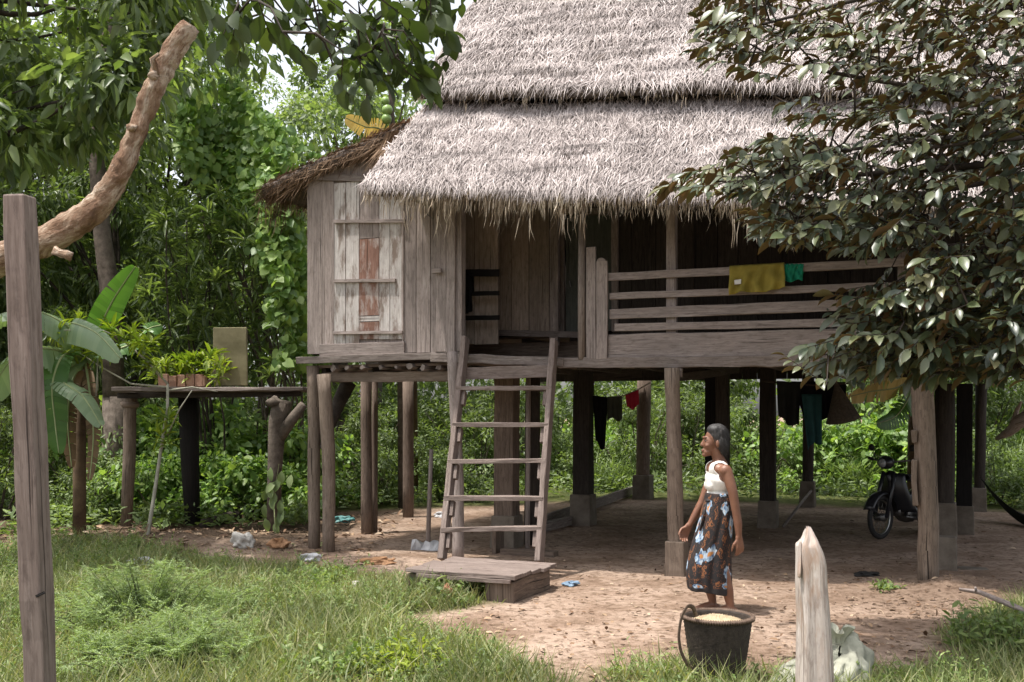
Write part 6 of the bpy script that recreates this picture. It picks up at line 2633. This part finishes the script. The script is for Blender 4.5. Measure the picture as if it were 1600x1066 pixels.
# ------------------------------------------------------------------ weeds
def feathery(cx, cy, rpx, n, Y0, label, hmax, seed):
    rng = np.random.default_rng(seed)
    base = on(cx, cy)
    root = thing('feathery_weed', label, 'weed', base)
    Pl, Dl, Nl, Ll = [], [], [], []
    b = MB()
    for k in range(n):
        a, r_ = rng.random() * 6.28, abs(rng.normal()) * .5
        R_ = rpx / F_PX * base.y
        g = Vector((base.x + math.cos(a) * r_ * R_ * .55, base.y + math.sin(a) * r_ * R_ * .7, base.z))
        out = Vector((math.cos(a) * R_ * (.2 + .7 * r_), math.sin(a) * R_ * (.2 + .6 * r_), hmax * (.45 + .55 * rng.random()) * (1 - .25 * r_)))
        tip = g + out
        b.tube([g, g + out * .55 + Vector((0, 0, .05)), tip], [.005, .004, .002], 4)
        for j in range(7):
            f = .30 + .70 * j / 6
            p = g + out * f
            for s in range(3):
                ld = Vector((rng.normal(), rng.normal(), .35 + rng.normal() * .3)).normalized()
                sd = ld.cross(UP).normalized()
                for m_ in range(5):
                    q_ = p + ld * (.012 + m_ * .016)
                    for sg in (-1, 1):
                        Pl.append(q_); Dl.append(ld * .75 + sd * sg * .8); Nl.append((0, 0, 1)); Ll.append(.040 - .004 * m_)
                Pl.append(p + ld * .09); Dl.append(ld); Nl.append((0, 0, 1)); Ll.append(.04)
    b.build('stems', M['greenstem'], root)
    P, D, L = np.array([list(v) for v in Pl]), np.array([list(v) for v in Dl]), np.array(Ll)
    link_mesh('foliage', raw_mesh('foliage', [(*leaf_arrays(P, unit(D), unit(np.array(Nl, float) + rng.normal(size=P.shape) * .3), L, L * .17, 'quad'), 0)]), M['feather'], root)


feathery(225, 975, 120, 84, 0, 'tallest pale feathery weed in the grass by the timber post', .50, 71)
feathery(275, 1040, 110, 50, 0, 'pale feathery weed at the bottom edge by the timber post', .34, 72)
feathery(165, 1040, 60, 26, 0, 'smaller pale feathery weed touching the timber post', .26, 73)
feathery(330, 960, 60, 24, 0, 'low pale feathery weed right of the tall feathery one', .22, 74)


def leafy_weed(cx, cy, rpx, n, label, hmax, leaf, mat, seed):
    rng = np.random.default_rng(seed)
    base = on(cx, cy)
    root = thing('leafy_weed', label, 'weed', base)
    R_ = rpx / F_PX * base.y
    b = MB()
    Pl, Dl = [], []
    for k in range(n):
        a, r_ = rng.random() * 6.28, rng.random()
        g = Vector((base.x + math.cos(a) * r_ * R_, base.y + math.sin(a) * r_ * R_ * .9, base.z))
        tip = g + Vector((math.cos(a) * R_ * .3 * rng.random(), math.sin(a) * R_ * .3, hmax * (.4 + .6 * rng.random())))
        b.tube([g, tip], [.003, .0015], 4)
        for j in range(7):
            Pl.append(g.lerp(tip, .2 + .8 * j / 6))
            Dl.append((rng.normal(), rng.normal(), .5 + rng.normal() * .4))
    b.build('stems', M['greenstem'], root)
    P, D = np.array([list(v) for v in Pl]), np.array(Dl)
    L = leaf * (.5 + rng.random(len(P)))
    link_mesh('foliage', raw_mesh('foliage', [(*leaf_arrays(P, unit(D), unit(np.tile([0, -.2, 1.0], (len(P), 1)) + rng.normal(size=P.shape) * .4), L, L * .42, 'fold'), 0)]), M[mat], root)


for a_ in ((625, 1042, 75, 110, 'bright yellow green weed at the bottom edge of the grass', .17, .05, 'yellowgreen', 81), (520, 1050, 70, 80, 'fresh green weed left of the yellow green weed', .16, .05, 'weedleaf', 82),
           (700, 925, 60, 60, 'dark green weed tuft growing under the plank step', .16, .08, 'weedleaf', 83), (1560, 1015, 70, 150, 'leafy weed under the hooked bare branch', .30, .06, 'weedleaf', 84),
           (1385, 925, 22, 16, 'tiny green weed on bare earth before the right stilt', .06, .05, 'weedleaf', 85), (130, 815, 50, 60, 'bluish weed patch behind the timber post', .30, .09, 'paleleaf', 86),
           (50, 740, 40, 40, 'bright leafy weed left behind the timber post', .55, .16, 'weedleaf', 87), (480, 905, 60, 70, 'small weed tuft in the grass below the twin stilts', .14, .05, 'weedleaf', 88)):
    leafy_weed(*a_)


# tall grass fans behind the motorbike
tg0 = None
for i, (cx, cy, hh, lb) in enumerate(((1420, 768, 1.5, 'tall bright grass clump behind the motorbike'), (1335, 772, 1.1, 'bright grass clump between the two right rear stilts'), (960, 765, 1.0, 'bright grass clump behind the washing line'), (1585, 770, 1.6, 'tall grass clump beyond the hammock'))):
    rng = np.random.default_rng(300 + i)
    n = 420
    p = on(cx, cy)
    P = np.stack([p.x + rng.normal(size=n) * .28, p.y + rng.normal(size=n) * .25, np.full(n, p.z)], -1)
    D = rand_dirs(n, rng) * .55
    D[:, 2] = 1
    L = hh * (.35 + .65 * rng.random(n))
    mid = P + unit(D) * (L * .6)[:, None]
    D2 = unit(D * np.array([2.2, 2.2, .5])[None])
    c1_ = leaf_arrays(P, unit(D), rand_dirs(n, rng), L * .66, .012 + .01 * rng.random(n), 'blade')
    c2_ = leaf_arrays(mid, D2, unit(np.tile([0, 0, 1.0], (n, 1)) + rand_dirs(n, rng) * .2), L * .5, .012 + .008 * rng.random(n), 'blade')
    o = link_mesh('grass_clump', raw_mesh('grass_clump', [(*c1_, 0), (*c2_, 0)]), M['bushleaf'])
    tag(o, lb, 'grass clump', 'tall grass clumps behind the yard')

# ------------------------------------------------------------------ grass
rng = np.random.default_rng(91)


def blades(n, x0, x1, y0, y1, hlo, hhi, dry=False):
    x, y = rng.uniform(x0, x1, n), rng.uniform(y0, y1, n)
    u = 800 + x / y * F_PX
    v = HOR + CAM_H * F_PX / y
    g = grassmask(x, y)
    k = (g > .25 + .6 * rng.random(n)) & (u > -150) & (u < 1750) & (v < 1180)
    k &= (wav(x, y, 3.2, 93) + .7 * wav(x, y, 9, 94) > -.20 + .5 * rng.random(n) - .3) | (rng.random(n) < .30)
    dp = wav(x, y, 1.7, 111) + .6 * wav(x, y, 5, 112)
    k &= (dp > .12 + .25 * rng.random(n)) if dry else ((dp < .30) | (rng.random(n) < .3))
    x, y, g = x[k], y[k], g[k]
    n = len(x)
    P = np.stack([x, y, gz(x, y) - .005], -1)
    D = rand_dirs(n, rng) * .9
    D[:, 2] = 1.0
    h = (hlo + (hhi - hlo) * rng.random(n) ** 2) * (.45 + .55 * g) * (.7 + .5 * (.5 + .5 * wav(x, y, 2.5, 95)))
    Nn = rand_dirs(n, rng)
    Nn[:, 2] *= .3
    return leaf_arrays(P, unit(D), unit(Nn), h, .005 + .008 * rng.random(n), 'blade')


ch = [(*blades(130000, -5.5, 4.6, 4.9, 9.5, .05, .32), 0), (*blades(60000, -8, 6, 9.5, 13.2, .06, .30), 0), (*blades(90000, -5.5, 4.6, 4.9, 12.5, .04, .20, True), 2)]
n = 34000
x, y = rng.uniform(-6.5, 4.5, n), rng.uniform(5.0, 12.8, n)
k = (grassmask(x, y) > .45) & (wav(x, y, 2.0, 97) > -.3)
x, y = x[k], y[k]
n = len(x)
P = np.stack([x, y, gz(x, y) + .02 + .07 * rng.random(n)], -1)
D = rand_dirs(n, rng)
D[:, 2] = .25
L = .018 + .03 * rng.random(n)
ch.append((*leaf_arrays(P, unit(D), unit(np.tile([0, 0, 1.0], (n, 1)) + rand_dirs(n, rng) * .5), L, L * .5, 'fold'), 1))
# taller stray stems with small leaves among the grass
n = 11000
x, y = rng.uniform(-6, 4.2, n), rng.uniform(5.6, 12.8, n)
k = (grassmask(x, y) > .6) & (wav(x, y, 2.6, 98) + .5 * wav(x, y, 7, 99) > -.05)
x, y = x[k], y[k]
n = len(x)
P0 = np.stack([x, y, gz(x, y)], -1)
D = rand_dirs(n, rng) * .45
D[:, 2] = 1
D = unit(D)
h = .07 + .22 * rng.random(n) ** 2
ch.append((*leaf_arrays(P0, D, rand_dirs(n, rng), h, np.full(n, .004), 'blade'), 1))
ci = np.repeat(np.arange(n), 12)
f = .15 + .85 * rng.random(len(ci))
P = P0[ci] + D[ci] * (h[ci] * f)[:, None]
dd = rand_dirs(len(ci), rng)
dd[:, 2] = np.abs(dd[:, 2]) * .7 + .1
L = (.025 + .035 * rng.random(len(ci))) * (1.15 - .5 * f)
ch.append((*leaf_arrays(P, unit(dd), unit(np.tile([0, -.2, 1.0], (len(ci), 1)) + rand_dirs(len(ci), rng) * .4), L, L * .32, 'fold'), 1))
o = link_mesh('grass', raw_mesh('grass', ch), [M['grass'], M['weedleaf'], M['drygrass']], recenter=False)
tag(o, 'uneven green grass in the foreground of the yard', 'grass', None, 'stuff')
for o in bpy.data.objects:
    if 'placed' in o: del o['placed']
